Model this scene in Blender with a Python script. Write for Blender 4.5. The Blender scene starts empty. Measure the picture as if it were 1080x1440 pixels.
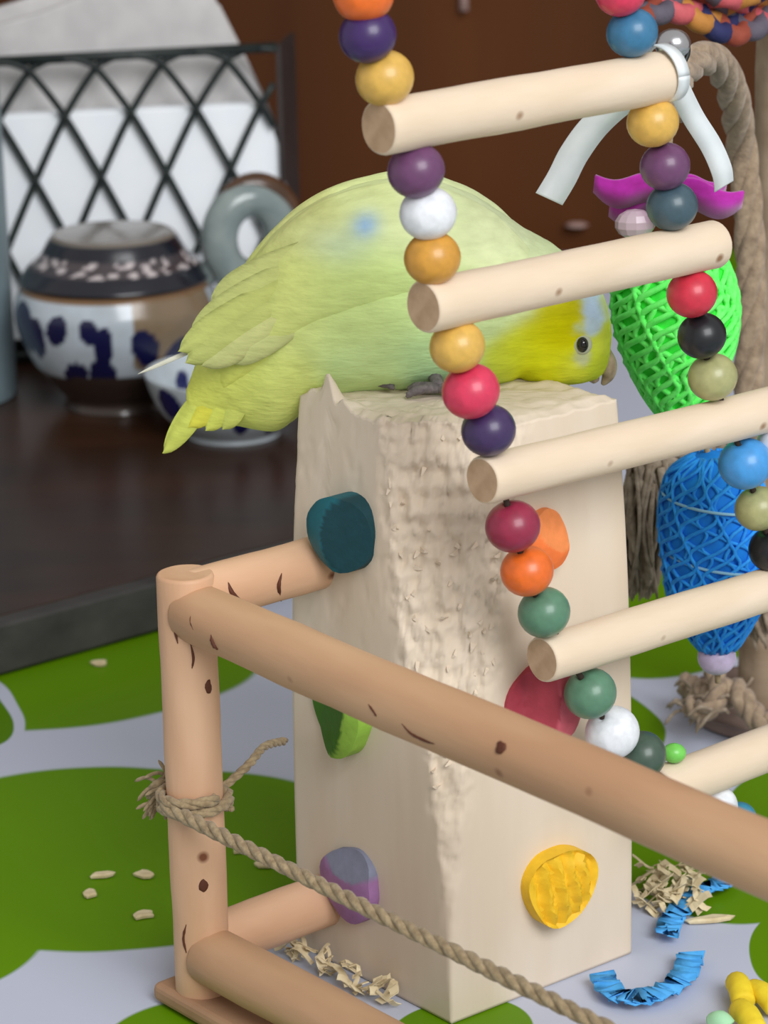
import bpy, math, random
import numpy as np
from mathutils import Vector, Matrix, noise as mnoise

# ------------------------------------------------------------------ camera, world, light, exposure
S = 0.01                                   # the script is written in centimetres
sc = bpy.context.scene
col = sc.collection
FPX, PITCH, ROLL = 3900.0, 17.3, 1.2
CAM = np.array([0.0, -76.0, 38.3])
_p, _r = math.radians(PITCH), math.radians(ROLL)
FWD = np.array([0, math.cos(_p), -math.sin(_p)])
_rt0 = np.array([1.0, 0, 0]); _up0 = np.array([0, math.sin(_p), math.cos(_p)])
RT = math.cos(_r) * _rt0 - math.sin(_r) * _up0
UP = math.sin(_r) * _rt0 + math.cos(_r) * _up0

cam_d = bpy.data.cameras.new('camera'); cam = bpy.data.objects.new('camera', cam_d); col.objects.link(cam)
cam_d.sensor_fit = 'HORIZONTAL'; cam_d.sensor_width = 36.0; cam_d.lens = 36.0 * FPX / 1080.0
cam_d.clip_start = 0.02; cam_d.clip_end = 50
cam_d.dof.use_dof = True; cam_d.dof.focus_distance = 0.80; cam_d.dof.aperture_fstop = 30
_m = Matrix(((RT[0], UP[0], -FWD[0], CAM[0] * S), (RT[1], UP[1], -FWD[1], CAM[1] * S),
             (RT[2], UP[2], -FWD[2], CAM[2] * S), (0, 0, 0, 1)))
cam.matrix_world = _m
sc.camera = cam

w = bpy.data.worlds.new('world'); sc.world = w; w.use_nodes = True
w.node_tree.nodes['Background'].inputs[0].default_value = (1.0, 0.975, 0.93, 1)
w.node_tree.nodes['Background'].inputs[1].default_value = 0.52

def area(name, loc, target, size, power, color):
    d = bpy.data.lights.new(name, 'AREA'); d.energy = power; d.size = size[0]; d.shape = 'RECTANGLE'; d.size_y = size[1]; d.color = color
    o = bpy.data.objects.new(name, d); col.objects.link(o); o.location = Vector(loc)
    o.rotation_euler = (Vector(target) - Vector(loc)).to_track_quat('-Z', 'Y').to_euler()
    return o
area('window_light', (1.2, -2.5, 2.15), (0.0, 0.15, 0.1), (2.0, 1.8), 112, (0.98, 0.985, 1.0))

sc.view_settings.view_transform = 'Standard'; sc.view_settings.look = 'None'
sc.view_settings.exposure = 0.0; sc.view_settings.gamma = 1.0; sc.view_settings.use_curve_mapping = False

# ------------------------------------------------------------------ measuring helpers (all in cm)
V3 = lambda *a: np.array(a, dtype=float)
def ray(x, y): return FWD + RT * (x - 540) / FPX + UP * (720 - y) / FPX
def at(x, y, Y): d = ray(x, y); return CAM + d * ((Y - CAM[1]) / d[1])
def on(x, y, z=0.0): d = ray(x, y); return CAM + d * ((z - CAM[2]) / d[2])
def onpl(x, y, p0, n): d = ray(x, y); return CAM + d * (((p0 - CAM) @ n) / (d @ n))
def unit(v): v = np.array(v, dtype=float); return v / max(np.linalg.norm(v), 1e-9)
def nz(x, y, z): return mnoise.noise(Vector((x, y, z)))
def fbm(x, y, z, o=4):
    t, a = 0.0, 1.0
    for _ in range(o):
        t += a * mnoise.noise(Vector((x, y, z))); x *= 2.1; y *= 2.1; z *= 2.1; a *= 0.5
    return t
rnd = random.Random(7)

# ------------------------------------------------------------------ materials
def lin(c): return tuple(((v / 255) / 12.92 if v / 255 <= 0.04045 else ((v / 255 + 0.055) / 1.055) ** 2.4) for v in c)
_mats = {}
def mat(name, c, rough=0.6, c2=None, scale=60.0, stretch=(1, 1, 1), bump=0.0, bscale=None, spots=None, spot_scale=120.0,
        spot_lo=0.03, spec=0.4, metal=0.0, trans=0.0, sheen=0.0, attr=False, coat=0.0, sss=0.0, detail=4.0, dist=0.0005):
    if name in _mats: return _mats[name]
    m = bpy.data.materials.new(name); m.use_nodes = True; nt = m.node_tree; N = nt.nodes; Lk = nt.links
    b = N['Principled BSDF']
    b.inputs['Roughness'].default_value = rough; b.inputs['Specular IOR Level'].default_value = spec
    b.inputs['Metallic'].default_value = metal; b.inputs['Transmission Weight'].default_value = trans
    b.inputs['Sheen Weight'].default_value = sheen; b.inputs['Coat Weight'].default_value = coat
    b.inputs['Coat Roughness'].default_value = 0.12
    if sss: b.inputs['Subsurface Weight'].default_value = sss; b.inputs['Subsurface Radius'].default_value = (0.004, 0.003, 0.0015); b.inputs['Subsurface Scale'].default_value = 1.0
    tc = N.new('ShaderNodeTexCoord'); mp = N.new('ShaderNodeMapping'); mp.inputs['Scale'].default_value = stretch
    Lk.new(tc.outputs['Object'], mp.inputs['Vector'])
    n1 = N.new('ShaderNodeTexNoise'); n1.inputs['Scale'].default_value = scale; n1.inputs['Detail'].default_value = detail
    Lk.new(mp.outputs[0], n1.inputs['Vector'])
    mx = N.new('ShaderNodeMix'); mx.data_type = 'RGBA'
    mr = N.new('ShaderNodeMapRange'); mr.inputs['From Min'].default_value = 0.32; mr.inputs['From Max'].default_value = 0.68
    Lk.new(n1.outputs['Fac'], mr.inputs['Value']); Lk.new(mr.outputs[0], mx.inputs['Factor'])
    if attr:
        a = N.new('ShaderNodeAttribute'); a.attribute_name = 'tint'
        dk = N.new('ShaderNodeMix'); dk.data_type = 'RGBA'; dk.blend_type = 'MULTIPLY'; dk.inputs['Factor'].default_value = 1
        mx.inputs['A'].default_value = (0.90, 0.90, 0.88, 1); mx.inputs['B'].default_value = (1.05, 1.05, 1.05, 1)
        Lk.new(a.outputs['Color'], dk.inputs['A']); Lk.new(mx.outputs['Result'], dk.inputs['B']); out = dk.outputs['Result']
    else:
        c2 = c2 or tuple(v * 0.92 for v in c)
        mx.inputs['A'].default_value = (*lin(c), 1); mx.inputs['B'].default_value = (*lin(c2), 1); out = mx.outputs['Result']
    if spots:
        vo = N.new('ShaderNodeTexVoronoi'); vo.inputs['Scale'].default_value = spot_scale; Lk.new(tc.outputs['Object'], vo.inputs['Vector'])
        r2 = N.new('ShaderNodeMapRange'); r2.inputs['From Min'].default_value = spot_lo; r2.inputs['From Max'].default_value = spot_lo * 2.2
        r2.inputs['To Min'].default_value = 1; r2.inputs['To Max'].default_value = 0
        Lk.new(vo.outputs['Distance'], r2.inputs['Value'])
        m2 = N.new('ShaderNodeMix'); m2.data_type = 'RGBA'; Lk.new(r2.outputs[0], m2.inputs['Factor']); Lk.new(out, m2.inputs['A'])
        m2.inputs['B'].default_value = (*lin(spots), 1); out = m2.outputs['Result']
    Lk.new(out, b.inputs['Base Color'])
    if bump:
        n2 = N.new('ShaderNodeTexNoise'); n2.inputs['Scale'].default_value = bscale or scale * 2; n2.inputs['Detail'].default_value = 6
        Lk.new(mp.outputs[0], n2.inputs['Vector'])
        bp = N.new('ShaderNodeBump'); bp.inputs['Strength'].default_value = bump; bp.inputs['Distance'].default_value = dist
        Lk.new(n2.outputs['Fac'], bp.inputs['Height']); Lk.new(bp.outputs[0], b.inputs['Normal'])
    _mats[name] = m
    return m

M_rung = mat('rung_wood', (230, 212, 190), 0.6, (220, 200, 174), 90, (0.25, 1, 1), 0.35, 300, spots=(150, 115, 85), spot_scale=55, spot_lo=0.05)
M_rail = mat('rail_wood', (208, 170, 134), 0.55, (184, 142, 108), 38, (0.25, 1, 1), 0.4, 220, spots=(120, 72, 48), spot_scale=42, spot_lo=0.045)
M_post = mat('post_wood', (228, 190, 158), 0.55, (200, 156, 122), 38, (0.25, 1, 1), 0.4, 220, spots=(120, 70, 45), spot_scale=50, spot_lo=0.05)
M_block = mat('block_wood', (224, 210, 192), 0.7, (212, 195, 173), 40, (1, 1, 0.2), 0.35, 160)
M_chip = mat('wood_shaving', (226, 212, 176), 0.8, (200, 180, 140), 200, bump=0.3)
M_endgrain = mat('end_grain', (196, 166, 136), 0.8, (176, 146, 116), 200)
M_knot = mat('dark_knot', (92, 48, 30), 0.7)
M_jute = mat('jute', (176, 156, 122), 0.9, (140, 120, 90), 500, bump=0.8, bscale=1500, sheen=0.2)
M_rope = mat('grey_rope', (172, 150, 126), 0.9, (132, 112, 92), 260, bump=0.8, bscale=900, sheen=0.2)
M_fray = mat('frayed_rope', (168, 152, 134), 0.95, (124, 108, 90), 300, bump=0.8, bscale=900)
M_branch = mat('weathered_post', (176, 156, 132), 0.85, (140, 120, 98), 60, (1, 1, 0.15), 0.7, 200)
M_tray = mat('dark_stained_wood', (64, 40, 26), 0.30, (44, 28, 18), 30, (0.2, 1, 1), 0.15, 120, spec=0.28)
M_trayedge = mat('worn_grey_edge', (74, 72, 70), 0.6, (52, 50, 50), 60, (0.3, 1, 1), 0.4, 200)
M_panel = mat('brown_cabinet_wood', (88, 48, 18), 0.6, (62, 32, 10), 6, (1, 1, 0.12), 0.2, 60, spec=0.15)
M_wire = mat('dark_green_metal', (36, 46, 44), 0.45, (26, 32, 32), 100, spec=0.4)
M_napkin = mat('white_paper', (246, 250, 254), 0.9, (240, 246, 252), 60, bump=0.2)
M_napkin_shaded = mat('shaded_white_paper', (205, 203, 202), 0.9, (190, 188, 188), 60, bump=0.2)  # white paper greyed to paint in the shade on the rear napkins
M_celadon = mat('grey_celadon', (140, 152, 150), 0.25, (116, 130, 130), 80, coat=0.5)
M_brownglaze = mat('brown_glaze', (92, 60, 36), 0.3, (60, 40, 26), 80, coat=0.4)
M_tinted_gloss = mat('painted_ceramic', (255, 255, 255), 0.25, attr=True, scale=80, coat=0.4)
M_tinted = mat('stained_wood_peg', (255, 255, 255), 0.6, attr=True, scale=250, bump=0.3, bscale=600)
M_plume = mat('plumage', (255, 255, 255), 0.85, attr=True, scale=220, stretch=(0.5, 1, 1.6), bump=0.5, bscale=420, sheen=0.0, spec=0.1, dist=0.0008)
M_canister = mat('blue_grey_enamel', (128, 146, 152), 0.4, (112, 130, 138), 50)
M_eye = mat('black_eye', (6, 6, 7), 0.08, spec=0.7)
M_eyering = mat('pale_eye_ring', (190, 196, 170), 0.8)
M_beak = mat('horn_beak', (196, 178, 150), 0.4, (150, 130, 105), 300)
M_foot = mat('grey_foot_skin', (120, 112, 112), 0.7, (90, 84, 86), 600, bump=0.5)
M_green = mat('neon_green_yarn', (120, 255, 120), 0.75, (90, 245, 96), 400, sheen=0.1)
M_greendark = mat('green_core', (64, 236, 72), 0.8, (52, 214, 60), 200)
M_blue = mat('blue_yarn', (44, 164, 250), 0.75, (26, 140, 236), 400, sheen=0.05)
M_bluedark = mat('blue_core', (18, 140, 238), 0.8, (14, 122, 216), 200)
M_thread = mat('pale_thread', (150, 205, 235), 0.8)
M_ribbon = mat('white_satin', (228, 234, 236), 0.35, (214, 222, 226), 100, spec=0.5)
M_magenta = mat('magenta_felt', (196, 40, 182), 0.8, (168, 26, 150), 200, sheen=0.3)
M_acrylic = mat('pink_frosted_acrylic', (226, 205, 214), 0.3, (214, 190, 202), 100, trans=0.35)
M_paper = mat('blue_crinkle_paper', (84, 176, 240), 0.7, (66, 156, 226), 300, bump=0.3)
M_yellow = mat('yellow_foam', (240, 216, 50), 0.7, (222, 192, 36), 200)
M_mint = mat('mint_foam', (170, 225, 180), 0.7)
M_silver = mat('silver_metal', (205, 205, 210), 0.25, metal=0.9)
M_cord = mat('dark_cord', (60, 48, 40), 0.8)
M_base = mat('brown_pink_plate', (140, 120, 112), 0.7, (118, 100, 92), 60, bump=0.3)
M_slat = mat('slat_wood', (170, 134, 104), 0.65, (146, 110, 84), 60, (0.3, 1, 1), 0.4, 200)

def bead_mat(n, c, rough=0.38): return mat('bead_' + n, c, rough, tuple(v * 0.9 for v in c), 300, coat=0.15, spec=0.45)
BC = {'orange': (236, 112, 40), 'purple': (62, 38, 98), 'yellow': (222, 178, 86), 'violet': (108, 66, 106), 'white': (236, 240, 246),
      'amber': (212, 154, 62), 'crimson': (218, 58, 92), 'plum': (64, 46, 92), 'maroon': (150, 42, 72), 'green': (92, 136, 110),
      'darkgreen': (70, 90, 78), 'blue': (72, 156, 226), 'slate': (66, 90, 102), 'red': (208, 50, 72), 'black': (26, 29, 34),
      'olive': (172, 172, 120), 'steelblue': (58, 120, 160), 'lavender': (222, 205, 240), 'teal': (60, 140, 170)}

# ------------------------------------------------------------------ mesh helpers
def mesh_obj(name, verts, faces, m, parent=None, origin=None, smooth=True, cols=None):
    verts = np.asarray(verts, dtype=float)
    base = np.array(parent['_b'].to_list()) if parent is not None else None
    if parent is not None and origin is None: origin = base
    if origin is None: origin = V3(0, 0, 0)
    origin = np.asarray(origin, dtype=float)
    me = bpy.data.meshes.new(name)
    me.from_pydata([tuple(v) for v in ((verts - origin) * S)], [], [tuple(int(i) for i in f) for f in faces])
    me.update()
    if smooth: me.polygons.foreach_set('use_smooth', [True] * len(me.polygons))
    if cols is not None:
        at_ = me.color_attributes.new('tint', 'FLOAT_COLOR', 'POINT')
        c = np.ones((len(verts), 4)); c[:, :3] = cols
        at_.data.foreach_set('color', c.ravel())
    me.materials.append(m)
    o = bpy.data.objects.new(name, me); col.objects.link(o)
    if parent is not None:
        o.parent = parent; o.location = tuple((origin - base) * S)
    else:
        o.location = tuple(origin * S)
    o['_b'] = [float(x) for x in origin]
    return o
def tag(o, label, cat=None, group=None, kind=None):
    if label: o['label'] = label
    if cat: o['category'] = cat
    if group: o['group'] = group
    if kind: o['kind'] = kind
    return o
def thing(name, base, label, cat, group=None):
    o = bpy.data.objects.new(name, None); col.objects.link(o); o.empty_display_size = 0.01
    o.location = tuple(np.asarray(base) * S); o['_b'] = [float(x) for x in base]
    return tag(o, label, cat, group)
def join(*parts):
    vs, fs, k = [], [], 0
    for v, f in parts:
        vs.extend([tuple(p) for p in v]); fs.extend([tuple(i + k for i in q) for q in f]); k += len(v)
    return vs, fs
def tube(path, rad, n=10, cap=True, closed=False):
    P = [np.array(p, dtype=float) for p in path]; m = len(P)
    R = rad if hasattr(rad, '__len__') else [rad] * m
    T = []
    for i in range(m):
        if closed: t = P[(i + 1) % m] - P[i - 1]
        else: t = P[min(i + 1, m - 1)] - P[max(i - 1, 0)]
        T.append(unit(t))
    a = V3(0, 0, 1) if abs(T[0][2]) < 0.9 else V3(1, 0, 0)
    nrm = unit(a - T[0] * (a @ T[0])); vs, fs = [], []
    for i in range(m):
        nrm = unit(nrm - T[i] * (nrm @ T[i])); bi = np.cross(T[i], nrm)
        for k in range(n):
            q = 2 * math.pi * k / n
            vs.append(P[i] + R[i] * (math.cos(q) * nrm + math.sin(q) * bi))
    rng = m if closed else m - 1
    for i in range(rng):
        j = (i + 1) % m
        for k in range(n):
            fs.append((i * n + k, i * n + (k + 1) % n, j * n + (k + 1) % n, j * n + k))
    if cap and not closed:
        fs.append(tuple(reversed(range(n)))); fs.append(tuple(range((m - 1) * n, m * n)))
    return vs, fs
def lathe(prof, n=48, c=(0, 0, 0), axis=None, cap=True):
    c = np.array(c, dtype=float); ax = unit(axis) if axis is not None else V3(0, 0, 1)
    a = V3(1, 0, 0) if abs(ax[0]) < 0.9 else V3(0, 1, 0)
    e1 = unit(a - ax * (a @ ax)); e2 = np.cross(ax, e1); vs, fs = [], []
    for r, z in prof:
        for k in range(n):
            q = 2 * math.pi * k / n
            vs.append(c + ax * z + r * (math.cos(q) * e1 + math.sin(q) * e2))
    for i in range(len(prof) - 1):
        for k in range(n):
            fs.append((i * n + k, i * n + (k + 1) % n, (i + 1) * n + (k + 1) % n, (i + 1) * n + k))
    if cap: fs.append(tuple(reversed(range(n)))); fs.append(tuple(range((len(prof) - 1) * n, len(prof) * n)))
    return vs, fs
def catmull(pts, m):
    P = np.array(pts, dtype=float); n = len(P); out = []
    for i in range(n - 1):
        p0, p1, p2, p3 = P[max(i - 1, 0)], P[i], P[i + 1], P[min(i + 2, n - 1)]
        for k in range(m):
            t = k / m
            out.append(0.5 * (2 * p1 + (p2 - p0) * t + (2 * p0 - 5 * p1 + 4 * p2 - p3) * t * t + (3 * p1 - p0 - 3 * p2 + p3) * t ** 3))
    out.append(P[-1]); return out
def sphere(c, r, n=24, m=14, sx=(1, 1, 1)):
    vs, fs = [], []
    for i in range(m + 1):
        a = math.pi * i / m
        for k in range(n):
            q = 2 * math.pi * k / n
            vs.append(np.array(c) + r * V3(sx[0] * math.sin(a) * math.cos(q), sx[1] * math.sin(a) * math.sin(q), sx[2] * math.cos(a)))
    for i in range(m):
        for k in range(n):
            fs.append((i * n + k, (i + 1) * n + k, (i + 1) * n + (k + 1) % n, i * n + (k + 1) % n))
    return vs, fs
def box(c, ex, ey, ez, bev=0.0):
    c, ex, ey, ez = (np.array(q, dtype=float) for q in (c, ex, ey, ez))
    vs = [c + sx * ex + sy * ey + sz * ez for sz in (-1, 1) for sy in (-1, 1) for sx in (-1, 1)]
    return vs, [(0, 2, 3, 1), (4, 5, 7, 6), (0, 1, 5, 4), (2, 6, 7, 3), (0, 4, 6, 2), (1, 3, 7, 5)]
def add_bevel(o, w, seg=2):
    b = o.modifiers.new('bevel', 'BEVEL'); b.width = w * S; b.segments = seg; b.limit_method = 'ANGLE'; return o
def slab(poly, thick, dirn):
    """a flat polygon (3-D points) given real thickness along dirn"""
    d = unit(dirn) * thick; n = len(poly); vs = [np.array(p) for p in poly] + [np.array(p) + d for p in poly]
    return vs, [tuple(range(n)), tuple(reversed(range(n, 2 * n)))] + [(i, i + n, (i + 1) % n + n, (i + 1) % n) for i in range(n)]
def strip(path, wdirs, width, th=0.03):
    vs, fs = [], []; m = len(path)
    for i in range(m):
        p = np.array(path[i]); wd = unit(wdirs[i] if isinstance(wdirs, list) else wdirs)
        t = unit(np.array(path[min(i + 1, m - 1)]) - np.array(path[max(i - 1, 0)])); nn = unit(np.cross(t, wd))
        wv = (width[i] if hasattr(width, '__len__') else width) / 2
        for a, b in ((-1, -1), (1, -1), (1, 1), (-1, 1)): vs.append(p + wd * wv * a + nn * th / 2 * b)
    for i in range(m - 1):
        for k in range(4): fs.append((i * 4 + k, i * 4 + (k + 1) % 4, (i + 1) * 4 + (k + 1) % 4, (i + 1) * 4 + k))
    fs.append((3, 2, 1, 0)); fs.append(tuple((m - 1) * 4 + k for k in range(4)))
    return vs, fs
def rope(path, r, turns_per_cm=0.45, n=6, strands=3, jit=0.0):
    path = [np.array(p) for p in path]; parts = []
    T = [unit(path[min(i + 1, len(path) - 1)] - path[max(i - 1, 0)]) for i in range(len(path))]
    a = V3(0, 0, 1) if abs(T[0][2]) < 0.9 else V3(1, 0, 0); nr = unit(a - T[0] * (a @ T[0])); fr = []; L = 0.0
    for i in range(len(path)):
        nr = unit(nr - T[i] * (nr @ T[i])); fr.append((nr.copy(), np.cross(T[i], nr), L))
        if i < len(path) - 1: L += np.linalg.norm(path[i + 1] - path[i])
    for s in range(strands):
        q = []
        for i, (e1, e2, l) in enumerate(fr):
            an = 2 * math.pi * (l * turns_per_cm + s / strands); o = r * 0.5
            q.append(path[i] + o * (math.cos(an) * e1 + math.sin(an) * e2))
        rr = [r * 0.58 * (1 + jit * nz(i * 0.7, s * 9, 1)) for i in range(len(q))]
        parts.append(tube(q, rr, n))
    return join(*parts)
_dow = {}
def dowel(name, A, B, r, m, parent, seed=0, wob=0.02, n=28):
    """round stick from A to B, its own local X along the grain"""
    A, B = np.array(A, float), np.array(B, float); L = np.linalg.norm(B - A); vs, fs = [], []
    st = [0, 0.03, 0.10] + [0.1 + (L - 0.2) * i / 24 for i in range(1, 24)] + [L - 0.1, L - 0.03, L]
    sh = [0.90, 0.965, 1.0] + [1.0] * 23 + [1.0, 0.965, 0.90]
    for x, k in zip(st, sh):
        for j in range(n):
            q = 2 * math.pi * j / n
            rr = r * k * (1 + wob * fbm(x * 0.35 + seed * 7.3, math.cos(q) * 0.8, math.sin(q) * 0.8, 3))
            vs.append((x, rr * math.cos(q), rr * math.sin(q)))
    for i in range(len(st) - 1):
        for j in range(n): fs.append((i * n + j, (i + 1) * n + j, (i + 1) * n + (j + 1) % n, i * n + (j + 1) % n))
    fs.append(tuple(range(n))); fs.append(tuple(reversed(range((len(st) - 1) * n, len(st) * n))))
    o = mesh_obj(name, vs, fs, m, None, V3(0, 0, 0))
    if m is M_rung: o.data.materials.append(M_endgrain)
    for p in o.data.polygons:
        if len(p.vertices) > 4: p.use_smooth = False; p.material_index = 1 if m is M_rung else 0
    o.parent = parent; base = np.array(parent['_b'].to_list())
    d = Vector(unit(B - A)); o.rotation_mode = 'QUATERNION'; o.rotation_quaternion = d.to_track_quat('X', 'Z')
    o.location = tuple((A - base) * S); o['_b'] = [float(x) for x in A]
    return o
def world_child(name, vs, fs, m, part, cols=None, smooth=True):
    """child of a rotated part, given in world cm"""
    o = mesh_obj(name, vs, fs, m, None, np.mean(np.asarray(vs), axis=0), smooth, cols)
    root = part.parent
    wl = Matrix.Translation(Vector(root.location) + Vector(part.location)) if root else Matrix.Translation(part.location)
    mw = Matrix.Translation(o.location)
    rot = part.rotation_quaternion.to_matrix().to_4x4() if part.rotation_mode == 'QUATERNION' else part.rotation_euler.to_matrix().to_4x4()
    o.parent = part; o.matrix_parent_inverse = (wl @ rot).inverted()
    return o

# ------------------------------------------------------------------ the block's footprint gives the directions of the whole toy
L0, F0, R0 = on(415, 1325), on(635, 1440), on(888, 1340)
VD = unit(F0 - L0); UD = V3(-VD[1], VD[0], 0)          # VD: towards the viewer's right, UD: away to the right
SIDE = 7.2
ZUP = V3(0, 0, 1)

# ------------------------------------------------------------------ setting
def structure(name, vs, fs, m, origin, label=None, smooth=False):
    o = mesh_obj(name, vs, fs, m, None, origin, smooth); o['kind'] = 'structure'
    if label: o['label'] = label
    return o
M_floor = mat('floor_board', (120, 96, 76), 0.6, (100, 78, 60), 8, (1, 0.1, 1), 0.1)
structure('floor', *box((0, 60, -77), (250, 0, 0), (0, 250, 0), (0, 0, 1)), M_floor, V3(0, 60, -77), 'brown floor under the table')
# cabinet-like wooden wall behind the table
pc = at(1040, 335, 107); pd = V3(1.0, 0, 0); pn = V3(-pd[1], pd[0], 0)
wp0 = V3(24.2, 109.0, 0)
structure('wall_back', *box(wp0 + pn * 2 - pd * 20 + ZUP * 22, pd * 200, pn * 2, ZUP * 98), M_panel, wp0 + ZUP * -76, 'dark brown wooden wall behind the table')

# leaf print of the oilcloth, laid out on the table itself
def leaf(cx, cy, a, b):
    c = on(cx, cy); A = on(cx + a[0], cy + a[1]) - on(cx - a[0], cy - a[1]); B = on(cx + b[0], cy + b[1]) - on(cx - b[0], cy - b[1])
    return c[:2], A[:2] / 2, B[:2] / 2
LEAVES = [('g', leaf(60, 905, (325, -14), (0, 108))), ('g', leaf(150, 1196, (385, -14), (0, 128))), ('g', leaf(300, 1508, (185, 8), (0, 112))),
          ('g', leaf(1010, 372, (110, -12), (0, 34))), ('g', leaf(930, 862, (150, -4), (0, 84))), ('g', leaf(838, 1018, (98, 10), (0, 62))),
          ('g', leaf(1010, 1200, (160, 24), (0, 90))), ('g', leaf(1100, 1125, (80, -8), (0, 50))), ('g', leaf(655, 1452, (100, -10), (0, 48))),
          ('w', leaf(-30, 1000, (66, 6), (0, 52))), ('d', leaf(-36, 1004, (56, 6), (0, 42))), ('g', leaf(1130, 1330, (70, 0), (0, 60)))]
def print_nodes(m):
    nt = m.node_tree; N, Lk = nt.nodes, nt.links; b = N['Principled BSDF']
    tc = N.new('ShaderNodeTexCoord'); dn = N.new('ShaderNodeTexNoise'); dn.inputs['Scale'].default_value = 14; dn.inputs['Detail'].default_value = 1
    Lk.new(tc.outputs['Object'], dn.inputs['Vector'])
    sub = N.new('ShaderNodeVectorMath'); sub.operation = 'SUBTRACT'; Lk.new(dn.outputs['Color'], sub.inputs[0]); sub.inputs[1].default_value = (0.5, 0.5, 0.5)
    scl = N.new('ShaderNodeVectorMath'); scl.operation = 'SCALE'; Lk.new(sub.outputs[0], scl.inputs[0]); scl.inputs['Scale'].default_value = 0.012
    add = N.new('ShaderNodeVectorMath'); add.operation = 'ADD'; Lk.new(tc.outputs['Object'], add.inputs[0]); Lk.new(scl.outputs[0], add.inputs[1])
    COL = {'w': (190, 196, 214), 'g': (94, 138, 0), 'd': (82, 124, 0)}
    # quiet repeat of the same leaves further out on the cloth
    cur = None; white = N.new('ShaderNodeRGB'); white.outputs[0].default_value = (*lin(COL['w']), 1); cur = white.outputs[0]
    extra = []
    rr = random.Random(3)
    for gx in range(-4, 5):
        for gy in range(-3, 6):
            x, y = gx * 17 + rr.uniform(-4, 4), gy * 20 + rr.uniform(-4, 4)
            pxv = V3(x, y, 0) - CAM; dz = pxv @ FWD
            if dz > 0:
                ix, iy = 540 + FPX * (pxv @ RT) / dz, 720 - FPX * (pxv @ UP) / dz
                if -260 < ix < 1340 and 250 < iy < 1800: continue
            an = rr.uniform(0, 3.14); ca, sa = math.cos(an), math.sin(an)
            extra.append(('g', (np.array([x, y]), np.array([ca, sa]) * 7.5, np.array([-sa, ca]) * 4.2)))
    vein = N.new('ShaderNodeTexNoise'); vein.inputs['Scale'].default_value = 9; Lk.new(tc.outputs['Object'], vein.inputs['Vector'])
    for kd, (c, A, B) in LEAVES + extra:
        Mx = np.linalg.inv(np.array([[A[0], B[0]], [A[1], B[1]]]) * S)
        d = N.new('ShaderNodeVectorMath'); d.operation = 'SUBTRACT'; Lk.new(add.outputs[0], d.inputs[0]); d.inputs[1].default_value = (c[0] * S, c[1] * S, 0)
        q = []
        for row in Mx:
            k = N.new('ShaderNodeVectorMath'); k.operation = 'DOT_PRODUCT'; Lk.new(d.outputs[0], k.inputs[0]); k.inputs[1].default_value = (row[0], row[1], 0)
            s = N.new('ShaderNodeMath'); s.operation = 'POWER'; s.inputs[1].default_value = 2; Lk.new(k.outputs['Value'], s.inputs[0])
            ab = N.new('ShaderNodeMath'); ab.operation = 'MULTIPLY'; Lk.new(k.outputs['Value'], ab.inputs[0]); Lk.new(k.outputs['Value'], ab.inputs[1]); q.append(ab)
        sm = N.new('ShaderNodeMath'); sm.operation = 'ADD'; Lk.new(q[0].outputs[0], sm.inputs[0]); Lk.new(q[1].outputs[0], sm.inputs[1])
        st = N.new('ShaderNodeMapRange'); st.inputs['From Min'].default_value = 0.97; st.inputs['From Max'].default_value = 1.03
        st.inputs['To Min'].default_value = 1; st.inputs['To Max'].default_value = 0; Lk.new(sm.outputs[0], st.inputs['Value'])
        mx = N.new('ShaderNodeMix'); mx.data_type = 'RGBA'; Lk.new(st.outputs[0], mx.inputs['Factor']); Lk.new(cur, mx.inputs['A'])
        mx.inputs['B'].default_value = (*lin(COL[kd]), 1); cur = mx.outputs['Result']
    Lk.new(cur, b.inputs['Base Color'])
M_cloth = bpy.data.materials.new('leaf_print_oilcloth'); M_cloth.use_nodes = True
M_cloth.node_tree.nodes['Principled BSDF'].inputs['Roughness'].default_value = 0.5; M_cloth.node_tree.nodes['Principled BSDF'].inputs['Specular IOR Level'].default_value = 0.2
print_nodes(M_cloth)
tbl = thing('dining_table', (0, 40, -76), 'wooden table under the green leaf-print oilcloth', 'table')
mesh_obj('table_top', *box((0, 30, -1.9), (78, 0, 0), (0, 74, 0), (0, 0, 1.6)), M_slat, tbl, smooth=False)
for sx in (-70, 70):
    for sy in (-36, 96):
        mesh_obj('leg', *box((sx, sy, -39.7), (3, 0, 0), (0, 3, 0), (0, 0, 36.2)), M_slat, tbl, smooth=False)
def cloth():
    nx, ny = 160, 160; vs, fs = [], []
    for j in range(ny + 1):
        for i in range(nx + 1):
            x = -80 + 160 * i / nx; y = -46 + 152 * j / ny
            z = -0.04 + 0.03 * nz(x * 0.12, y * 0.12, 0)
            if abs(x) > 78.6 or y < -44.6 or y > 104.6: z -= 2.5
            vs.append((x, y, z))
    for j in range(ny):
        for i in range(nx): fs.append((j * (nx + 1) + i, j * (nx + 1) + i + 1, (j + 1) * (nx + 1) + i + 1, (j + 1) * (nx + 1) + i))
    return vs, fs
tag(mesh_obj('tablecloth', *cloth(), M_cloth, None, V3(0, 0, 0)), 'white oilcloth printed with large green leaves covering the table', 'tablecloth')

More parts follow.
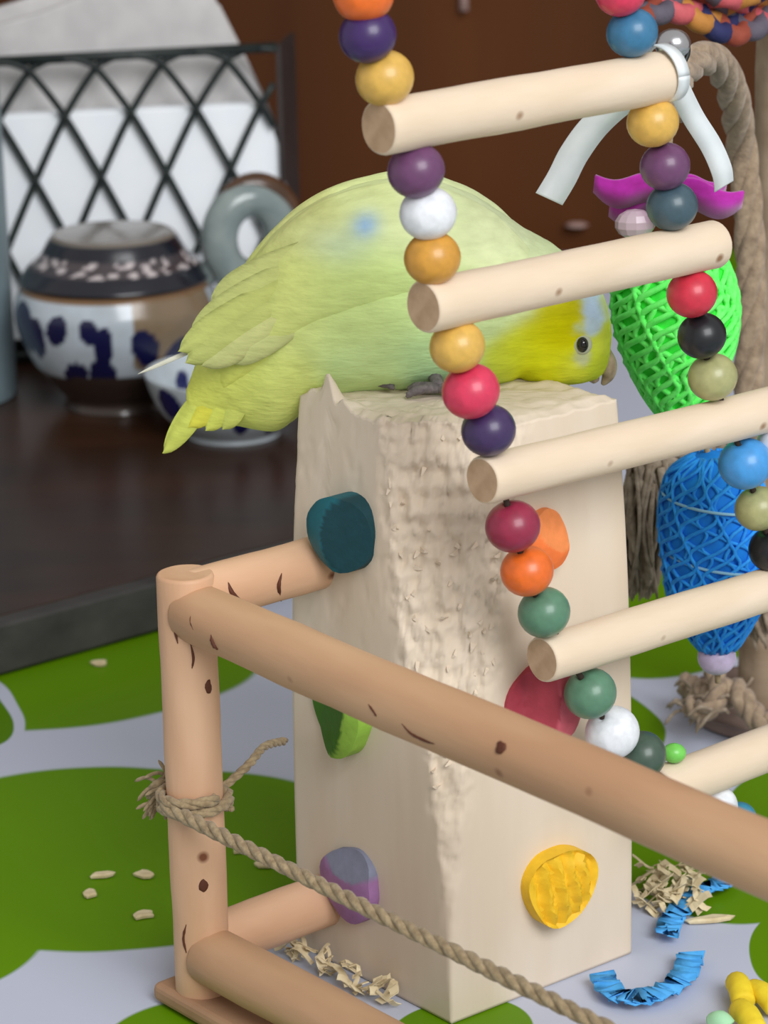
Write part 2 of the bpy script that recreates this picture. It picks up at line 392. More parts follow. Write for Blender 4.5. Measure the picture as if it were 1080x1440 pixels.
# ------------------------------------------------------------------ play stand: wooden block, post, rails, pegs
P0 = on(285, 1372, 1.0); P0[2] = 0
stand = thing('bird_play_stand', F0 * 0.5 + L0 * 0.5, 'chewed pale wooden block with dowel rails and coloured pegs, the bird on top', 'bird stand')
H = 17.6
def ztop(a, b):
    d = a + b
    z = H + 0.10 * fbm(a * 1.2, b * 1.2, 3)
    z -= 0.55 * max(0, 1 - d / 3.0) ** 1.2
    if a > 0.2: z += 0.16 * fbm(a * 2.5, b * 2.5, 8) * max(0, 1 - b / 2.0)
    z += 0.85 * math.exp(-((a - 5.75) / 0.36) ** 2 - (b / 0.45) ** 2) + 0.40 * math.exp(-((a - 6.5) / 0.35) ** 2 - (b / 0.5) ** 2) + 0.3 * math.exp(-((a - 4.9) / 0.3) ** 2 - (b / 0.4) ** 2)
    return z
CH = [(0, 0.0), (3, 0.12), (6, 0.45), (8.5, 0.9), (10.5, 1.7), (13, 2.3), (15, 2.7), (17.6, 3.0)]
def chew(z):
    return float(np.interp(z, [q[0] for q in CH], [q[1] for q in CH]))
AV, BV = -VD, unit(R0 - F0)                                   # a: F->L, b: F->R
NR = V3(BV[1], -BV[0], 0)
def block_pt(a, b, z):
    k = 1 - 0.105 * (max(z, 0) / H) ** 3
    a2 = SIDE / 2 + (a - SIDE / 2) * k; b2 = SIDE / 2 + (b - SIDE / 2) * k
    return F0 + AV * a2 + BV * b2 + ZUP * z
def make_block():
    n, nzv = 64, 190; per = []
    r = 0.16
    def side(f): return [f(t) for t in np.linspace(0, 1, n, endpoint=False)]
    per += side(lambda t: (0, t * SIDE)); per += side(lambda t: (t * SIDE, SIDE)); per += side(lambda t: (SIDE, SIDE - t * SIDE)); per += side(lambda t: (SIDE - t * SIDE, 0))
    def rnd_c(a, b):
        for ca, cb in ((0, SIDE), (SIDE, SIDE), (SIDE, 0)):
            ia, ib = (r if ca == 0 else SIDE - r), (r if cb == 0 else SIDE - r)
            if (a < r if ca == 0 else a > SIDE - r) and (b < r if cb == 0 else b > SIDE - r):
                v = np.array([a - ia, b - ib]); l = max(abs(v[0]), abs(v[1]))
                if l > 1e-6: v = v / np.linalg.norm(v) * min(np.linalg.norm(v), r); return ia + v[0], ib + v[1]
        return a, b
    def shape(a, b, z):
        a, b = rnd_c(a, b)
        c = chew(z) * (1 + 0.16 * nz(z * 0.7, 3.1, 0) + 0.08 * nz(z * 2.7, 7, 0)); d = a + b
        edge = 0.35 + 0.1 * chew(z)
        if d < c + edge:
            wgt = min(1, (c + edge - d) / edge)
            push = max(0, (c - d) / 2)
            rough = 0.22 * wgt * fbm((a - b) * 1.9, z * 1.1, 5, 5) * min(1, chew(z) / 1.2 + 0.15)
            gr = wgt * min(1, chew(z)) * (0.11 * abs(nz((a - b) * 4.5, z * 2.2, 9)) + 0.07 * nz((a - b) * 8.0, z * 5.0, 2))
            a, b = a + push + rough * 0.6 + gr, b + push + rough * 0.6 + gr
        # nibbled corners and faint dents
        if b < 0.05 and z > 9: b += max(0, 0.10 * fbm(a * 1.3, z * 0.8, 21) * (z - 9) / 8)
        return max(a, 0) if a < SIDE / 2 else a, max(b, 0) if b < SIDE / 2 else b
    vs, fs = [], []; m = len(per)
    for i in range(nzv + 1):
        t = i / nzv
        for a, b in per:
            a0, b0 = shape(a, b, H); zt = ztop(a0, b0) - (0.10 if t >= 1 else 0); z = zt * t
            a2, b2 = shape(a, b, z)
            if t >= 0.999: a2 = SIDE / 2 + (a2 - SIDE / 2) * 0.985; b2 = SIDE / 2 + (b2 - SIDE / 2) * 0.985
            vs.append(block_pt(a2, b2, z))
    for i in range(nzv):
        for k in range(m): fs.append((i * m + k, i * m + (k + 1) % m, (i + 1) * m + (k + 1) % m, (i + 1) * m + k))
    last = nzv * m
    for j in range(1, 22):
        s = 1 - j / 22
        for a, b in per:
            a1, b1 = shape(a, b, H); a1 = SIDE / 2 + (a1 - SIDE / 2) * 0.975; b1 = SIDE / 2 + (b1 - SIDE / 2) * 0.975
            a1 = SIDE / 2 + (a1 - SIDE / 2) * s; b1 = SIDE / 2 + (b1 - SIDE / 2) * s
            vs.append(block_pt(a1, b1, ztop(a1, b1)))
        base = nzv * m + j * m
        for k in range(m): fs.append((last + k, last + (k + 1) % m, base + (k + 1) % m, base + k))
        last = base
    vs.append(block_pt(SIDE / 2, SIDE / 2, ztop(SIDE / 2, SIDE / 2)))
    for k in range(m): fs.append((last + k, last + (k + 1) % m, len(vs) - 1))
    fs.append(tuple(reversed(range(m))))
    return vs, fs
block = tag(mesh_obj('block', *make_block(), M_block, stand), 'tall square pale wood block, its front edge gnawed away')

spl = []
for i in range(70):
    z = 7 + 10.3 * rnd.random() ** 0.7; c_ = chew(z); t_ = rnd.uniform(0.02, 0.98); base_ = block_pt(c_ * t_ + .02, c_ * (1 - t_) + .02, z)
    out = unit(-AV - BV); d_ = unit(V3(rnd.uniform(-.6, .6), rnd.uniform(-.4, .4), rnd.uniform(-1, .6)) + out * .12); l_ = rnd.uniform(.12, .34)
    spl.append(strip([base_ - out * .1, base_ + d_ * l_ * .5 + out * .05, base_ + d_ * l_ + out * rnd.uniform(.0, .1)], unit(np.cross(d_, out)), [rnd.uniform(.08, .2), .1, .03], .03))
sp_o = mesh_obj('splinters', *join(*spl), M_block, None, F0 * 0.5 + L0 * 0.5, smooth=False); sp_o.parent = block; sp_o.location = (0, 0, 0); sp_o['kind'] = 'stuff'
def peg(px, py, face, r, h, c1, c2, bites, label, sides=18, groove=0.0, flat=2.6, squash=1.0):
    """coloured plug glued in a face of the block; bites are planes (direction in face, depth at rim, height at centre)"""
    nrm = -UD if face == 'L' else NR
    ctr = onpl(px, py, F0 if face == 'R' else F0, nrm)
    z = ctr[2]; k = 1 - 0.105 * (z / H) ** 3
    ctr = ctr - nrm * (SIDE / 2 * (1 - k)); e1 = BV if face == 'R' else VD; e2 = ZUP
    if face == 'L': e1 = VD
    vs, fs, cs = [], [], []; nr_, na = 12, 36
    for i in range(nr_ + 1):
        rho = i / nr_
        for k2 in range(na):
            q = 2 * math.pi * k2 / na
            rr = r * rho * (1 + 0.05 * math.cos(q * 3 + px) + 0.04 * nz(math.cos(q) * 2, math.sin(q) * 2, px))
            x, y = rr * math.cos(q), rr * math.sin(q) * squash
            hgt = h * (1 - 0.28 * rho ** flat); ci = 0
            for (dx, dy, h0, sl, tone) in bites:
                hp = h0 + sl * (x * dx + y * dy) / r
                if hp < hgt: hgt = hp; ci = tone
            if groove: hgt -= groove * (0.5 + 0.5 * math.sin(x * 13 + y * 2.2 + 2 * nz(x, y * 2, 4))) * (rho < 0.95)
            hgt = max(hgt, 0.12)
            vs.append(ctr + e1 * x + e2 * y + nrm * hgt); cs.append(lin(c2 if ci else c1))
    for k2 in range(na):
        vs.append(vs[nr_ * na + k2] * 1.0); vs[-1] = vs[-1] - nrm * ((vs[-1] - ctr) @ nrm + 0.3); cs.append(cs[nr_ * na + k2])
    for i in range(nr_ + 1):
        for k2 in range(na): fs.append((i * na + k2, (i + 1) * na + k2, (i + 1) * na + (k2 + 1) % na, i * na + (k2 + 1) % na))
    fs.append(tuple(range(na)))
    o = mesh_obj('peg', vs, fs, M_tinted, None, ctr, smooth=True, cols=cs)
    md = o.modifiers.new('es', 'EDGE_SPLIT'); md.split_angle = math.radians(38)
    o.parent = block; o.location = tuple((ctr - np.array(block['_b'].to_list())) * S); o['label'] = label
    return o
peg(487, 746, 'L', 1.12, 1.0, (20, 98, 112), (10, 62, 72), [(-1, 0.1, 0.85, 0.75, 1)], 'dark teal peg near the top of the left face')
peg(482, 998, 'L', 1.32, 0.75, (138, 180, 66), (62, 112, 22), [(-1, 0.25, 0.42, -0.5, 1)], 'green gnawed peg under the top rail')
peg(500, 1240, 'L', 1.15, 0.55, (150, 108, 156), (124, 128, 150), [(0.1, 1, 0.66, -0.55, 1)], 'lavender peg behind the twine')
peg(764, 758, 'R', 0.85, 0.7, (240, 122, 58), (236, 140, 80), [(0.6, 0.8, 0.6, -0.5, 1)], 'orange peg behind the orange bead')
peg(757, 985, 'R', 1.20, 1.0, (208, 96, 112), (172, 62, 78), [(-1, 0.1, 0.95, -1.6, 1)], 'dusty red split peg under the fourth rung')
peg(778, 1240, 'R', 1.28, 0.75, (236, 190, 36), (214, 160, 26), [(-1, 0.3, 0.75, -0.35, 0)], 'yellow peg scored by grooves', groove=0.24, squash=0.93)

PR = 0.82
top_rail_end = P0 + VD * 27
def cyl_hit(px, py, A, d, r):
    """where the sight line meets a round stick (or its nearest point), with the outward normal"""
    o = CAM - A; q = ray(px, py); q = unit(q); d = unit(d); q1 = q - d * (q @ d); o1 = o - d * (o @ d)
    a, b, c = q1 @ q1, 2 * q1 @ o1, o1 @ o1 - r * r; D = b * b - 4 * a * c
    t = (-b - math.sqrt(D)) / (2 * a) if D > 0 else -b / (2 * a)
    p = CAM + q * t; n = p - A; n = unit(n - d * (n @ d)); return A + d * ((p - A) @ d) + n * r, n
def knot(part, hit, r, el=1.0):
    p, n = hit; k = 12; vs = []; a = V3(0, 0, 1) if abs(n[2]) < .9 else V3(1, 0, 0); e1 = unit(a - n * (a @ n)); e2 = np.cross(n, e1)
    for rr, h in ((1.0, -.10), (.95, .015), (.6, .03)):
        for i in range(k):
            q = 2 * math.pi * i / k; w = r * rr * (1 + .35 * nz(math.cos(q) * 1.5 + p[0], math.sin(q) * 1.5, p[2])); vs.append(p + e1 * w * el * math.sin(q) + e2 * w * math.cos(q) + n * h)
    fs = [(j2 * k + i, j2 * k + (i + 1) % k, (j2 + 1) * k + (i + 1) % k, (j2 + 1) * k + i) for j2 in range(2) for i in range(k)] + [tuple(range(2 * k, 3 * k)), tuple(reversed(range(k)))]
    world_child('knot', vs, fs, M_knot, part)
def crack(part, pts, A, d, r, w=0.05):
    hs = catmull([cyl_hit(x, y, A, d, r)[0] for x, y in pts], 5); m_ = len(hs)
    vs, fs = tube(hs, [max(.012, w * math.sin(math.pi * (i + .5) / m_) * (1 + .5 * nz(i * .8, pts[0][0], 0))) for i in range(m_)], 6); world_child('crack', vs, fs, M_knot, part)
post = dowel('post', P0 + ZUP * 0.55, P0 + ZUP * 13.55, PR, M_post, stand, 1, 0.05)
knot(post, cyl_hit(286, 1245, P0, ZUP, PR), .15, 1.5); knot(post, cyl_hit(293, 966, P0, ZUP, PR), .12, 1.8)
crack(post, [(255, 860), (246, 880), (250, 905)], P0, ZUP, PR, .05); crack(post, [(268, 905), (272, 925), (270, 940)], P0, ZUP, PR, .04); crack(post, [(262, 1340), (258, 1320), (262, 1300)], P0, ZUP, PR, .04)
rail1 = dowel('rail', P0 + ZUP * 12.45 + VD * 0.2, P0 + ZUP * 11.95 + VD * 27, 0.86, M_rail, stand, 2, 0.05)
A1_, D1_ = P0 + ZUP * 12.45 + VD * 0.2, VD * 26.8 - ZUP * 0.5
knot(rail1, cyl_hit(704, 1051, A1_, D1_, .86), .17); crack(rail1, [(297, 892), (300, 905), (306, 914)], A1_, D1_, .86, .07)
crack(rail1, [(565, 1018), (580, 1032), (600, 1042), (612, 1046)], A1_, D1_, .86, .06); crack(rail1, [(518, 990), (526, 1000), (532, 1010)], A1_, D1_, .86, .05)
crack(rail1, [(272, 858), (268, 872), (272, 886)], A1_, D1_, .86, .035)
rail2 = dowel('rail', P0 + ZUP * 1.85 + VD * 0.35, P0 + ZUP * 1.85 + VD * 27, 0.86, M_rail, stand, 3, 0.05)
rail3 = dowel('rail', P0 + ZUP * 12.75 + UD * 0.1, P0 + ZUP * 12.75 + UD * 5.2, 0.80, M_post, stand, 4, 0.05)
A3_ = P0 + ZUP * 12.75
crack(rail3, [(320, 818), (326, 834), (340, 846)], A3_, UD, .80, .08); crack(rail3, [(396, 806), (392, 826), (396, 848)], A3_, UD, .80, .06)
rail4 = dowel('rail', P0 + ZUP * 1.95 + UD * 0.4, P0 + ZUP * 1.95 + UD * 4.9, 0.80, M_post, stand, 5, 0.05)
# far post of the front rails, outside the frame, keeps the pen standing
dowel('post', P0 + VD * 27.3 + ZUP * 0.55, P0 + VD * 27.3 + ZUP * 13.3, PR, M_post, stand, 6, 0.05)
def slat():
    vs, fs = box(P0 + VD * 13.2 + ZUP * 0.33, VD * 14.5, UD * 0.95, ZUP * 0.30); return vs, fs
add_bevel(mesh_obj('foot_slat', *slat(), M_slat, stand, smooth=False), 0.2, 3)

# twine knotted round the post
tw = thing('jute_twine', P0 + ZUP * 7.2, 'jute twine knotted round the near post and stretched to the right', 'twine')
hz_ = onpl(250, 1112, P0, UD)[2]
loops = []
for i in range(46):
    q = 2 * math.pi * i / 24; loops.append(P0 + ZUP * (hz_ - 0.3 + 0.32 * i / 24) + (PR + 0.16) * V3(math.cos(q), math.sin(q), 0))
mesh_obj('wrap', *rope(loops, 0.17, 0.6), M_jute, tw)
t1 = onpl(325, 1140, P0 - UD * 0.95, UD); t2 = onpl(900, 1448, P0 - UD * 0.95, UD); t3 = P0 + VD * 27.6 - UD * 0.95 + ZUP * 6.55
def sag(a, b, n, s): return [a + (b - a) * i / n - ZUP * s * math.sin(math.pi * i / n) for i in range(n + 1)]
mesh_obj('line', *rope(sag(P0 - UD * 0.95 + ZUP * hz_ - VD * 0.3, t3, 130, 0.05), 0.215, 0.55, 6, 3), M_jute, tw)
fr = []
kp = onpl(232, 1115, P0, UD)
for i in range(46):
    d = unit(V3(rnd.uniform(-1, .5), rnd.uniform(-1, .6), rnd.uniform(-1, 1))); L = rnd.uniform(0.4, 0.95)
    s = kp + V3(rnd.uniform(-.15, .25), rnd.uniform(-.2, .2), rnd.uniform(-.45, .4)); s2 = s + d * L * .5; s3 = s2 + unit(d + V3(0, 0, -.8)) * L * .5
    fr.append(tube(catmull([s, s2, s3], 3), [0.06] * 6 + [0.02], 5))
kn = [kp + 0.32 * V3(math.cos(a) * 1, 0.6 * math.sin(2 * a), math.sin(a)) for a in np.linspace(0, 2 * math.pi, 26)]
mesh_obj('knot', *join(rope(kn, 0.22, 1.0), *fr), M_jute, tw)
mesh_obj('tail', *rope(catmull([P0 + UD * 0.9 + ZUP * hz_, onpl(350, 1075, P0 + UD * 2, UD), onpl(372, 1050, P0 + UD * 3, UD), onpl(400, 1042, P0 + UD * 4.3, UD)], 10), 0.13, 1.0), M_jute, tw)

# ------------------------------------------------------------------ bead ladder
LP = F0 + VD * 1.95
lad = thing('bead_ladder', onpl(900, 1100, LP, VD) * V3(1, 1, 0), 'hanging bird ladder of wooden rungs threaded with coloured beads', 'bird ladder')
lp = lambda x, y: onpl(x, y, LP, VD)
RUN = [((532, 180), (938, 102), 0.70), ((595, 432), (1006, 343), 0.69), ((678, 676), (1090, 580), 0.66), ((762, 928), (1190, 800), 0.66), ((925, 1112), (1250, 985), 0.70)]
rung_ends = []
for i, (a, b, r) in enumerate(RUN):
    A, B = lp(*a), lp(*b)
    B = A + unit(V3(B[0] - A[0], B[1] - A[1], 0)) * np.linalg.norm(B - A) + ZUP * (B[2] - A[2]) * 0.6
    dowel('rung', A, B, r, M_rung, lad, 20 + i, 0.035)
BEADS_L = [('orange', 511, -8, .76), ('purple', 517, 50, .72), ('yellow', 541, 110, .74), ('violet', 585, 240, .74), ('white', 602, 300, .74), ('amber', 608, 363, .74),
           ('yellow', 643, 487, .74), ('crimson', 662, 550, .78), ('plum', 687, 605, .74), ('maroon', 721, 740, .76), ('orange', 741, 803, .74), ('green', 765, 861, .74),
           ('green', 830, 975, .76), ('white', 861, 1030, .80), ('darkgreen', 903, 1062, .72)]
BEADS_R = [('crimson', 873, -12, .70), ('steelblue', 889, 46, .70), ('yellow', 918, 172, .72), ('violet', 935, 234, .70), ('slate', 945, 290, .72),
           ('red', 973, 413, .72), ('black', 987, 472, .70), ('olive', 1002, 530, .72), ('blue', 1048, 652, .80), ('olive', 1066, 715, .70), ('black', 1086, 772, .72),
           ('white', 1010, 1132, .62), ('teal', 1042, 1150, .5)]
def bead_mesh(ax):
    prof = []
    for i in range(15):
        a = math.pi * (0.055 + 0.89 * i / 14); prof.append((math.sin(a), -math.cos(a) * 0.93))
    prof = [(0.10, -0.86)] + prof + [(0.10, 0.86)]
    return lathe(prof, 28, (0, 0, 0), ax)
def string(beads, rungs, extra_top=None, extra_bot=None):
    pts = [lp(x, y) for _, x, y, _ in beads]
    for i, (n, x, y, r) in enumerate(beads):
        c = pts[i]; prv = pts[max(i - 1, 0)]; nxt = pts[min(i + 1, len(pts) - 1)]
        ax = unit(prv - nxt + V3(rnd.uniform(-.1, .1), 0, 0) * 2)
        if n == 'teal' or (n == 'white' and y > 1100): ax = unit(V3(0.8, 0.4, 0.4))
        vs, fs = bead_mesh(ax); k = 1.12 if n == 'darkgreen' else 1
        mesh_obj('bead', [np.array(q) * r + c for q in vs], fs, bead_mat(n, BC[n]), lad, c)
    return pts
pl = string(BEADS_L, None)
pr = string(BEADS_R[:11], None); pr2 = string(BEADS_R[11:], None)
mesh_obj('cord', *tube(catmull([pl[0] + ZUP * 14] + pl + [lp(935, 1110), lp(985, 1140)], 6), 0.09, 8), M_cord, lad)
mesh_obj('cord', *tube(catmull([pr[0] + ZUP * 14] + pr + [lp(1105, 830), lp(1125, 900), lp(1160, 1000)], 6), 0.09, 8), M_cord, lad)
mesh_obj('cord', *tube(catmull([lp(935, 1110)] + pr2 + [lp(1060, 1175)], 6), 0.09, 8), M_cord, lad)
vs, fs = sphere(lp(948, 1059), 0.33, 14, 8, (1.1, 1, .9)); tag(mesh_obj('end_bead', vs, fs, bead_mat('lime', (120, 210, 90)), lad), 'tiny lime bead')
# orange and white beads at the outer end of the third rung
for n, x, y, r in (('orange', 1092, 575, .72), ('white', 1088, 622, .66)):
    c = lp(x, y) - VD * -0.2; vs, fs = bead_mesh(ZUP); mesh_obj('bead', [np.array(q) * r + c for q in vs], fs, bead_mat(n, BC[n]), lad, c)

# ------------------------------------------------------------------ bird
YB = 3.9
bp = lambda x, y, Y=None: at(x, y, YB if Y is None else Y)
ST = [((262, 548), (276, 598), .35), ((298, 455), (326, 596), 1.15), ((350, 372), (388, 603), 1.9), ((408, 308), (438, 570), 2.45), ((478, 270), (508, 552), 2.75),
      ((560, 252), (570, 546), 2.8), ((632, 262), (630, 542), 2.65), ((692, 291), (684, 538), 2.3), ((742, 324), (712, 536), 1.95),
      ((788, 352), (728, 528), 1.66), ((826, 384), (742, 534), 1.52), ((850, 420), (770, 540), 1.40), ((859, 464), (806, 538), 1.12), ((856, 502), (834, 532), .62)]
BU = np.array([[*bp(*u)] for u, l, d in ST]); BL = np.array([[*bp(*l)] for u, l, d in ST]); BD = np.array([d for u, l, d in ST])
def cr(A, s):
    n = len(A); i = int(min(max(math.floor(s), 0), n - 2)); t = s - i
    p0, p1, p2, p3 = A[max(i - 1, 0)], A[i], A[i + 1], A[min(i + 2, n - 1)]
    return 0.5 * (2 * p1 + (p2 - p0) * t + (2 * p0 - 5 * p1 + 4 * p2 - p3) * t * t + (3 * p1 - p0 - 3 * p2 + p3) * t ** 3)
def body(s, th, off=0.0):
    u, l, d = cr(BU, s), cr(BL, s), cr(BD, s); c = (u + l) / 2; e = (u - l) / 2; le = np.linalg.norm(e)
    ct, stn = math.cos(th), math.sin(th)
    pw = 0.92
    f = lambda v: math.copysign(abs(v) ** pw, v)
    p = c + e * f(ct) * (1 + off / le) + V3(0, 1, 0) * (d + off) * f(stn)
    return p
CF = [(285, 560, 40, (222, 228, 106)), (300, 470, 50, (218, 226, 130)), (340, 560, 45, (222, 232, 120)), (400, 420, 60, (216, 226, 140)), (400, 560, 45, (222, 234, 134)), (420, 310, 45, (210, 216, 146)),
      (500, 430, 70, (206, 228, 148)), (520, 540, 50, (210, 238, 168)), (520, 275, 40, (216, 228, 164)), (600, 300, 60, (222, 236, 184)), (600, 430, 60, (204, 230, 154)),
      (620, 520, 60, (196, 238, 180)), (690, 330, 60, (226, 238, 192)), (690, 440, 34, (208, 230, 166)), (730, 425, 24, (218, 234, 176)), (770, 378, 40, (218, 234, 182)),
      (700, 508, 22, (202, 216, 60)), (722, 488, 20, (210, 220, 44)), (748, 470, 22, (214, 218, 22)), (775, 470, 24, (208, 206, 0)), (768, 440, 18, (208, 206, 6)), (792, 425, 17, (206, 202, 4)), (796, 458, 14, (206, 204, 4)), (745, 515, 24, (216, 224, 30)), (772, 515, 24, (220, 226, 30)), (800, 522, 18, (210, 218, 60)),
      (833, 436, 11, (196, 224, 250)), (826, 412, 11, (196, 224, 240)), (829, 460, 8, (190, 214, 228)), (808, 462, 5, (190, 205, 150)), (814, 505, 8, (190, 198, 160)), (852, 430, 11, (212, 230, 150)), (850, 480, 15, (206, 220, 70)), (836, 512, 13, (196, 212, 56))]
CFP = np.array([[bp(x, y)[0], bp(x, y)[2]] for x, y, r, c in CF]); CFR = np.array([r / 48 for x, y, r, c in CF]); CFC = np.array([lin(c) for x, y, r, c in CF])
def plume_col(p):
    # project the flank position along the body's own side direction (feather tracts), not along the view
    d2 = ((CFP[:, 0] - p[0]) ** 2 + (CFP[:, 1] - p[2] + 0.26 * abs(p[1] - YB)) ** 2) / CFR ** 2
    wg = (np.exp(-1.25 * d2) + 1e-6 / (1 + d2)) * (0.8 / CFR) ** 1.5; return (CFC * wg[:, None]).sum(0) / wg.sum()
def make_body():
    ns, nt = 130, 64; vs, fs = [], []; smax = len(ST) - 1
    for i in range(ns + 1):
        s = smax * i / ns
        for k in range(nt):
            th = 2 * math.pi * k / nt; p = body(s, th)
            n = p - (cr(BU, s) + cr(BL, s)) / 2
            p = p + unit(n) * (0.05 * fbm(p[0] * 1.1, p[1] * 1.1, p[2] * 1.1, 3) + 0.025 * nz(p[0] * 3 + p[2] * 2, p[1] * 4, p[2] * 4)) * min(1, s, smax - s)
            vs.append(p)
    for i in range(ns):
        for k in range(nt): fs.append((i * nt + k, (i + 1) * nt + k, (i + 1) * nt + (k + 1) % nt, i * nt + (k + 1) % nt))
    c0 = len(vs); vs.append((cr(BU, 0) + cr(BL, 0)) / 2 + V3(-.15, 0, -.1)); c1 = len(vs); vs.append((cr(BU, smax) + cr(BL, smax)) / 2 + V3(.12, 0, -.15))
    for k in range(nt): fs.append((c0, k, (k + 1) % nt)); fs.append((c1, ns * nt + (k + 1) % nt, ns * nt + k))
    # thighs: two rounded feather bumps that run down to the perch, merged in the same skin by overlap
    return vs, fs, [plume_col(np.array(p)) for p in vs]
bird = thing('small_parrot', V3(1.4, YB, 17.6), 'pale yellow-green small parrot bending down to gnaw the wooden block', 'bird')
v, f, c = make_body(); mesh_obj('body', v, f, M_plume, bird, cols=c)
def on_body(x, y):
    """point of the near flank that lies on the sight line of the photograph through (x, y)"""
    d = unit(ray(x, y)); best = None
    for i in range(131):
        s = (len(ST) - 1) * i / 130
        for k in range(60):
            th = -math.pi * k / 59; p = body(s, th); q = p - CAM; e = np.linalg.norm(q - d * (q @ d))
            if best is None or e < best[0]: best = (e, s, th, p)
    return best
def make_wing(sgn):
    ni, nj = 70, 30; vs, fs = [], []
    for i in range(ni + 1):
        t = i / ni; s = 0.95 + 7.3 * t
        lo = np.interp(s, [0.95, 2, 3, 4.5, 6, 7, 8.25], [98, 92, 90, 88, 82, 72, 52]); hi = np.interp(s, [0.95, 2, 5, 7, 8.25], [30, 8, 6, 14, 34])
        for j in range(nj + 1):
            q = j / nj; th = math.radians(hi + (lo - hi) * q)
            edge = min(1, (q * 9), ((1 - q) * 7), t * 8, (1 - t) * 4); edge = edge ** 0.6
            row = 0.03 * math.sin(q * 26 - s * 1.4) * min(1, max(0, (5.2 - s))) + 0.05 * (abs(math.sin(s * 1.9 + 1.2 * math.sin(q * 9))) - 0.5) * (s > 2.5)
            vs.append(body(s, -sgn * th, -0.06 + (0.26 + row) * edge))
    for i in range(ni):
        for j in range(nj):
            a = (i * (nj + 1) + j, i * (nj + 1) + j + 1, (i + 1) * (nj + 1) + j + 1, (i + 1) * (nj + 1) + j); fs.append(a if sgn > 0 else a[::-1])
    sp = np.array(on_body(517, 314)[3])
    cs = []
    for p in vs:
        c = plume_col(p) * np.array([0.99, 0.98, 0.92]); d = p - sp; d[1] *= 0.3
        wq = math.exp(-((d[0] * 0.9 + d[2] * 0.5) / 0.42) ** 2 - ((d[2] * 0.9 - d[0] * 0.5) / 0.32) ** 2)
        wq2 = 0.6 * math.exp(-((d[0] + 0.7) / 0.9) ** 2 - ((d[2] + 0.5) / 0.5) ** 2)
        c = c * (1 - wq) + wq * np.array(lin((150, 188, 226))); c = c * (1 - wq2) + wq2 * np.array(lin((196, 216, 190)))
        cs.append(c)
    return vs, fs, cs
for sg in (1, -1):
    v, f, c = make_wing(sg); mesh_obj('wing', v, f, M_plume, bird, cols=c)
def feather(root, tip, width, nrm, colr, curve=0.15, name='feather', taper=0.5):
    root, tip = np.array(root), np.array(tip); ax = unit(tip - root); L = np.linalg.norm(tip - root); nrm = unit(np.array(nrm) - ax * (np.array(nrm) @ ax)); wd = np.cross(ax, nrm)
    vs, fs, cs = [], [], []; n, m = 18, 6
    for side in (1, -1):
        for i in range(n + 1):
            t = i / n; wv = width * (0.55 + 0.45 * math.sin(min(1, t * 1.7) * math.pi / 2)) * (1 - max(0, (t - taper) / (1 - taper)) ** 2.2) ** 0.7
            wv = max(wv, 0.012)
            for j in range(m + 1):
                q = 2 * j / m - 1
                p = root + ax * L * t + wd * wv / 2 * q + nrm * (curve * math.sin(t * math.pi) + 0.10 * width * (1 - q * q) + side * 0.018 + (0.02 if j == m // 2 else 0))
                vs.append(p); cs.append(np.array(lin(colr)) * (0.94 + 0.06 * math.cos(q * 3)))
    k = (n + 1) * (m + 1)
    for i in range(n):
        for j in range(m):
            a = (i * (m + 1) + j, i * (m + 1) + j + 1, (i + 1) * (m + 1) + j + 1, (i + 1) * (m + 1) + j); fs.append(a); fs.append(tuple(x + k for x in a[::-1]))
    for i in range(n):
        for j0 in (0, m): a, b = i * (m + 1) + j0, (i + 1) * (m + 1) + j0; fs.append((a, b, b + k, a + k))
    return mesh_obj(name, vs, fs, M_plume, bird, cols=cs)
NV = V3(-0.15, -1, 0.25)
for (rx, ry, tx, ty, wd_, yo, yt, cc) in ((430, 352, 296, 430, 1.1, -1.9, -1.1, (204, 210, 134)), (420, 372, 268, 470, 1.0, -2.0, -1.2, (202, 209, 130)), (410, 395, 252, 494, 0.95, -2.1, -1.25, (200, 208, 122)),
                                      (405, 420, 262, 510, 0.95, -2.2, -1.35, (198, 206, 122)), (405, 440, 285, 514, 0.95, -2.25, -1.5, (206, 211, 140)), (415, 460, 318, 505, 0.9, -2.3, -1.7, (206, 213, 142))):
    feather(bp(rx, ry, YB + yo), bp(tx, ty, YB + yt), wd_, NV, cc, 0.10, 'wing_feather', 0.62)
for (tx, ty, wd_, yt, cc) in ((231, 638, 0.85, -.35, (206, 216, 104)), (243, 622, 0.8, .1, (200, 211, 98)), (250, 604, 0.8, .4, (214, 218, 84)), (268, 602, 1.0, -.5, (220, 218, 84)), (292, 606, 1.0, -.7, (214, 222, 104)), (316, 604, 1.0, -.9, (208, 218, 112))):
    feather(bp(330 + (tx - 270) * .35, 520, YB + yt), bp(tx, ty, YB + yt), wd_, V3(-.5, -1, .5), cc, 0.05, 'tail_feather', 0.55)
# flight feather sticking out pale against the cup
feather(bp(300, 480, YB - 1.0), bp(194, 526, YB - 1.0), 0.14, NV, (222, 222, 206), 0.05, 'wing_feather', 0.5)
e = on_body(820, 483); ep = e[3]; en = unit(unit(CAM - ep) * 0.6 + V3(0.15, -1, 0.1))
vs, fs = lathe([(0.02, .10), (0.16, .12), (0.25, .08), (0.30, .02), (0.30, -.1)], 24, ep + en * -0.05, en); mesh_obj('eye_ring', vs, fs, M_eyering, bird)
vs, fs = sphere(ep + en * 0.06, 0.205, 20, 12, (0.86, 0.8, 1.12)); mesh_obj('eye', vs, fs, M_eye, bird)
bk = [bp(842, 500), bp(853, 514), bp(855, 528), bp(847, 541)]
vs, fs = tube(catmull(bk, 6), [0.40 - 0.35 * (i / 18) ** 1.4 for i in range(19)], 16); mesh_obj('upper_beak', vs, fs, M_beak, bird)
bk = [bp(826, 520), bp(834, 530), bp(838, 537)]
